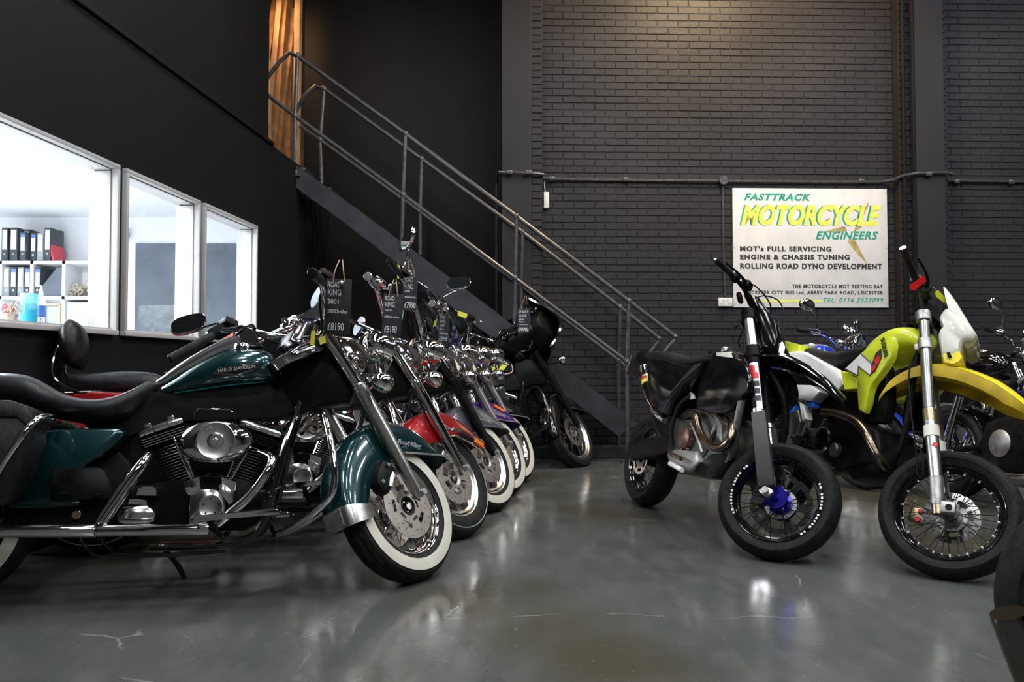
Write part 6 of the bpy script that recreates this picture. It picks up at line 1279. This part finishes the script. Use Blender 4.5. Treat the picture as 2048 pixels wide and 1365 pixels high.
ytag([(2.136,4.03,1.315),(2.151,4.03,1.325),(2.194,4.03,1.282),(2.191,4.03,1.262),(2.176,4.03,1.264),(2.141,4.03,1.292)], 'lime_plastic', 'lime green key tag on the yellow bike beside the headlamp shell', [(2.154,4.05,1.322),(2.142,4.05,1.34),(2.127,4.05,1.334)], th=.006)

# ---- office furniture
OB = 9.25        # depth of the shelf fronts
def ox(px): return (px-1024)/1600*OB
def oz(py): return .94+(733-py)*OB/1600
shf = empty('shelf_unit', (ox(60), OB, 0), 'white cube shelf unit filled with binders in the lit office', 'shelf')
def sb(x0, x1, z0, z1, nm='shelf_panel', d=.38): MB(TR(-ox(60), -OB, 0)).box(((x0+x1)/2, OB+d/2, (z0+z1)/2), (x1-x0, d, z1-z0)).build(nm, 'white_board', shf)
xs = [ox(-70), ox(-6), ox(57), ox(121), ox(187)]
for i, x in enumerate(xs): sb(x, x+.036, 0, oz(521))
for z in (oz(521), oz(592), oz(662), .55, .15): sb(xs[0], xs[-1]+.036, z-.036, z)
MB(TR(-ox(60), -OB, 0)).box(((xs[0]+xs[-1])/2, OB+.375, oz(521)/2), (xs[-1]-xs[0], .01, oz(521))).build('back_panel', 'white_board', shf)
def binder(px0, px1, ytop, ybot, blue, m='binder_black', label='', lean=0, d=.28, yoff=.02):
    w_ = ox(px1)-ox(px0); h_ = oz(ytop)-oz(ybot); t = empty('ring_binder', (ox(px0)+w_/2, OB+yoff, oz(ybot)), label, 'binder', 'binders on the office shelves'); t.rotation_euler.y = R(lean)
    MB().box((0, d/2, h_/2), (w_*.95, d, h_)).build('cover', m, t, bevel=.003)
    MB().box((0, -.001, h_*.63), (w_*.66, .002, h_*.6)).build('spine_label', 'label_white', t)
    if blue: MB().box((0, -.003, h_*.87), (w_*.66, .002, h_*.11)).build('label_header', 'label_blue', t)
    MB(TR(0, -.001, h_*.2) @ RX(90)).lathe([(.007, 0), (.007, .004), (.013, .004), (.013, 0)], n=14).build('finger_ring', 'chrome', t)
for a in [(-4, 9, 453, 519.5, 0, 'binder_black', 'tall black binder cut off by the left edge of the window'), (12.5, 28.5, 453, 519.5, 0, 'binder_black', 'tall black binder with white label, second on the top of the shelf'), (30, 44, 454, 519.5, 0, 'binder_black', 'tall black binder partly hidden behind a shorter blue-headed one', 0, .2, .11),
          (67.5, 80.5, 464, 519.5, 0, 'binder_grey', 'pale grey binder standing on the shelf top'), (82, 95, 453, 519.5, 0, 'binder_black', 'tall black binder next to the red folder')]: binder(*a)
binder(40.5, 52.5, 464, 519.5, 1, 'binder_black', 'short black binder with blue label header, left of the pair on the shelf top', d=.15, yoff=-.05)
binder(54, 66, 464, 519.5, 1, 'binder_black', 'short black binder with blue label header, right of the pair on the shelf top')
binder(1, 13.5, 533, 591.5, 0, 'binder_grey', 'grey binder first in the left cube of the shelf'); binder(15, 28, 533, 591.5, 1, 'binder_black', 'black binder with blue header in the left cube, beside the grey one')
binder(29.5, 42, 533, 591.5, 0, 'binder_grey', 'grey binder third in the left cube of the shelf'); binder(43.5, 56, 533, 591.5, 1, 'binder_black', 'black binder with blue header against the divider of the left cube'); binder(64, 76.5, 533, 591.5, 1, 'binder_black', 'lone black binder with blue header in the middle cube')
rf = MB(TR(ox(97.5), OB+.03, oz(519.5)) @ RY(-12)).box((.012, .13, .175), (.022, .26, .35)); tag(rf.build('folder', 'red_folder', bevel=.002), 'thin red folder leaning against the last tall binder', 'folder')
mf_ = MB(TR(0, OB+.03, 0)).prism([(ox(78), 0, oz(591)), (ox(119), 0, oz(591)), (ox(119), 0, oz(534)), (ox(108), 0, oz(534)), (ox(78), 0, oz(572))], 0, .09); tag(mf_.build('magazine_file', 'grey_board'), 'dark grey slanted magazine file in the middle cube', 'file')
# heap of pale rope loops
hp = empty('rope_heap', (ox(157), OB+.15, oz(591.5)), 'heap of pale looped rope in the right cube of the shelf', 'rope')
for i in range(48):
    u = random.random(); x = -.15+.29*u; z = .02+random.random()*(.07+.22*u); y = random.uniform(-.1, .12); r_ = random.uniform(.02, .045); ph = random.random()*6
    c = Vector((x, y, z)); e1 = Vector((math.cos(ph), .2, math.sin(ph))); e2 = Vector((-math.sin(ph), .3, math.cos(ph)))
    MB().tube([tuple(c+e1*r_*math.cos(a)+e2*r_*.6*math.sin(a)) for a in [k*1.05 for k in range(7)]], .0065, n=6, k=3).build('rope_loop', 'rope', hp)
# white box with nine holes
bx = empty('storage_box', (ox(157), OB+.02, oz(662)+.0), 'white storage box with nine round holes in the lower right cube', 'box')
MB().box((0, .17, .17), (.31, .33, .33)).build('box_body', 'white_board', bx, bevel=.006)
for i in range(3):
    for j in range(3): MB(TR((i-1)*.05-.03, .004, .11+j*.052) @ RX(90)).lathe([(0, .0), (.008, 0), (.008, -.004)], n=10).build('hole', 'binder_grey', bx)
tag(MB(TR(ox(181), OB+.0, oz(656))).box((0, .0, .155), (.034, .02, .31)).build('document', 'grey_board'), 'narrow dark teal strip standing right of the white storage box', 'document')
# grey pin board, desk, monitor
tag(MB().box(((-4.55-3.27)/2, 9.64, (2.425+1.36)/2), (1.28, .03, 1.07)).build('pin_board', 'grey_board', bevel=.004), 'large dark grey board on the white back wall of the office', 'board')
dk = empty('desk', (-3.5, 7.6, 0), 'white office desk below the windows', 'desk')
MB().box((0, 0, 1.0), (2.2, .7, .04)).build('desktop', 'white_board', dk, bevel=.004)
for x in (-1.05, 1.05): MB().box((x, 0, .49), (.04, .66, .98)).build('desk_side', 'white_board', dk)
mo = empty('monitor', ((328-1024)/1600*7.3, 7.3, 1.02), 'dark flat monitor seen through the middle window', 'monitor'); mo.rotation_euler.z = R(-8)
MB().box((0, 0, .3), (.5, .035, .36)).build('screen', 'binder_black', mo, bevel=.006); MB().box((0, .04, .1), (.05, .03, .2)).build('stand', 'binder_black', mo); MB().box((0, .04, .008), (.2, .16, .015)).build('base', 'binder_black', mo, bevel=.004)
ch = empty('office_chair', ((441-1024)/1600*8.3, 8.3, 0), 'dark padded chair back low in the right window', 'chair')
MB().loft([(-.1, 1.25, .95, .03), (-.06, 1.3, .9, .05), (.06, 1.3, .9, .05), (.1, 1.25, .95, .03)], n=16, k=3).build('backrest', 'binder_black', ch); MB().cyl((0, .1, .0), (0, .1, .6), .03, 12).build('column', 'smoked_chrome', ch); MB().box((0, .18, .62), (.44, .42, .07)).build('seat', 'binder_black', ch, bevel=.02)
for k in range(5): MB(TR(0, .1, .04) @ RZ(72*k)).box((.14, 0, 0), (.28, .04, .03)).build('base_leg', 'binder_black', ch, bevel=.004)
rb = empty('box', ((470-1024)/1600*7.35, 7.35, 1.02), 'small red box low in the right window', 'box'); MB().box((0, 0, .14), (.17, .14, .28)).build('box_body', 'red_gloss', rb, bevel=.006); MB().box((0, 0, .285), (.175, .145, .02)).build('box_lid', 'red_gloss', rb, bevel=.003)
pd = empty('wall_camera', ((246-1024)/1600*9.6, 9.62, .94+(733-470)*.006), 'small dark camera on the office back wall at the left of the middle window', 'camera')
MB().box((0, -.06, 0), (.1, .12, .06)).build('body', 'binder_grey', pd, bevel=.01); MB().box((0, -.005, .03), (.05, .01, .1)).build('bracket', 'binder_grey', pd)
# things on the window board
def wx(px, Y): return (px-1024)/1600*Y
tc_ = empty('plastic_tub', (wx(56, 4.2), 4.2, 1.168), 'teal translucent plastic tub on the window sill', 'tub')
MB().lathe([(0, 0), (.037, 0), (.04, .004), (.04, .1), (.038, .104)], n=28).build('tub_body', 'teal_plastic', tc_); MB().lathe([(.041, .1), (.042, .104), (.042, .15), (.038, .156), (0, .156)], n=28).build('lid', 'pale_teal', tc_)
bt_ = empty('pump_bottle', (wx(80, 4.3), 4.3, 1.168), 'clear pump bottle with blue label on the window sill', 'bottle')
MB().lathe([(0, 0), (.02, 0), (.022, .004), (.022, .13), (.015, .15), (.01, .155)], n=22).build('bottle_body', 'lens_glass', bt_); MB().lathe([(.0225, .04), (.0226, .1)], n=22).build('label_band', 'label_blue', bt_)
MB().lathe([(0, .19), (.008, .19), (.009, .175), (.012, .17), (.012, .15), (0, .15)], n=16).build('pump', 'label_white', bt_); MB().tube([(0, 0, .19), (0, 0, .205), (-.02, -.005, .205)], .005, n=8).build('nozzle', 'label_white', bt_)
pf = empty('picture_frame', (wx(103, 4.55), 4.55, 1.168), 'pale wooden picture frame with a grey photograph on the window sill', 'frame')
for c, d in (((-.045, 0, .065), (.008, .015, .13)), ((.045, 0, .065), (.008, .015, .13)), ((0, 0, .004), (.09, .015, .008)), ((0, 0, .126), (.09, .015, .008))): MB().box(c, d).build('frame_bar', 'timber_pale', pf)
MB().box((0, .004, .065), (.085, .003, .12)).build('photograph', 'binder_grey', pf)
pl = empty('potted_plant', (wx(18, 4.0), 4.0, 1.168), 'dried pinkish plant in a low pot at the left of the window sill', 'plant')
MB().lathe([(0, 0), (.03, 0), (.038, .035), (.034, .035), (.03, .02), (0, .02)], n=20).build('pot', 'rope', pl)
for i in range(26):
    a = random.random()*6.28; r_ = random.uniform(.02, .07); h_ = random.uniform(.04, .1)
    MB().tube([(0, 0, .02), (r_*.5*math.cos(a), r_*.3*math.sin(a), h_), (r_*math.cos(a), r_*.6*math.sin(a), h_*.7)], [.003, .0035, .001], n=5, k=3).build('leaf', 'rope' if i % 4 else 'red_folder', pl)
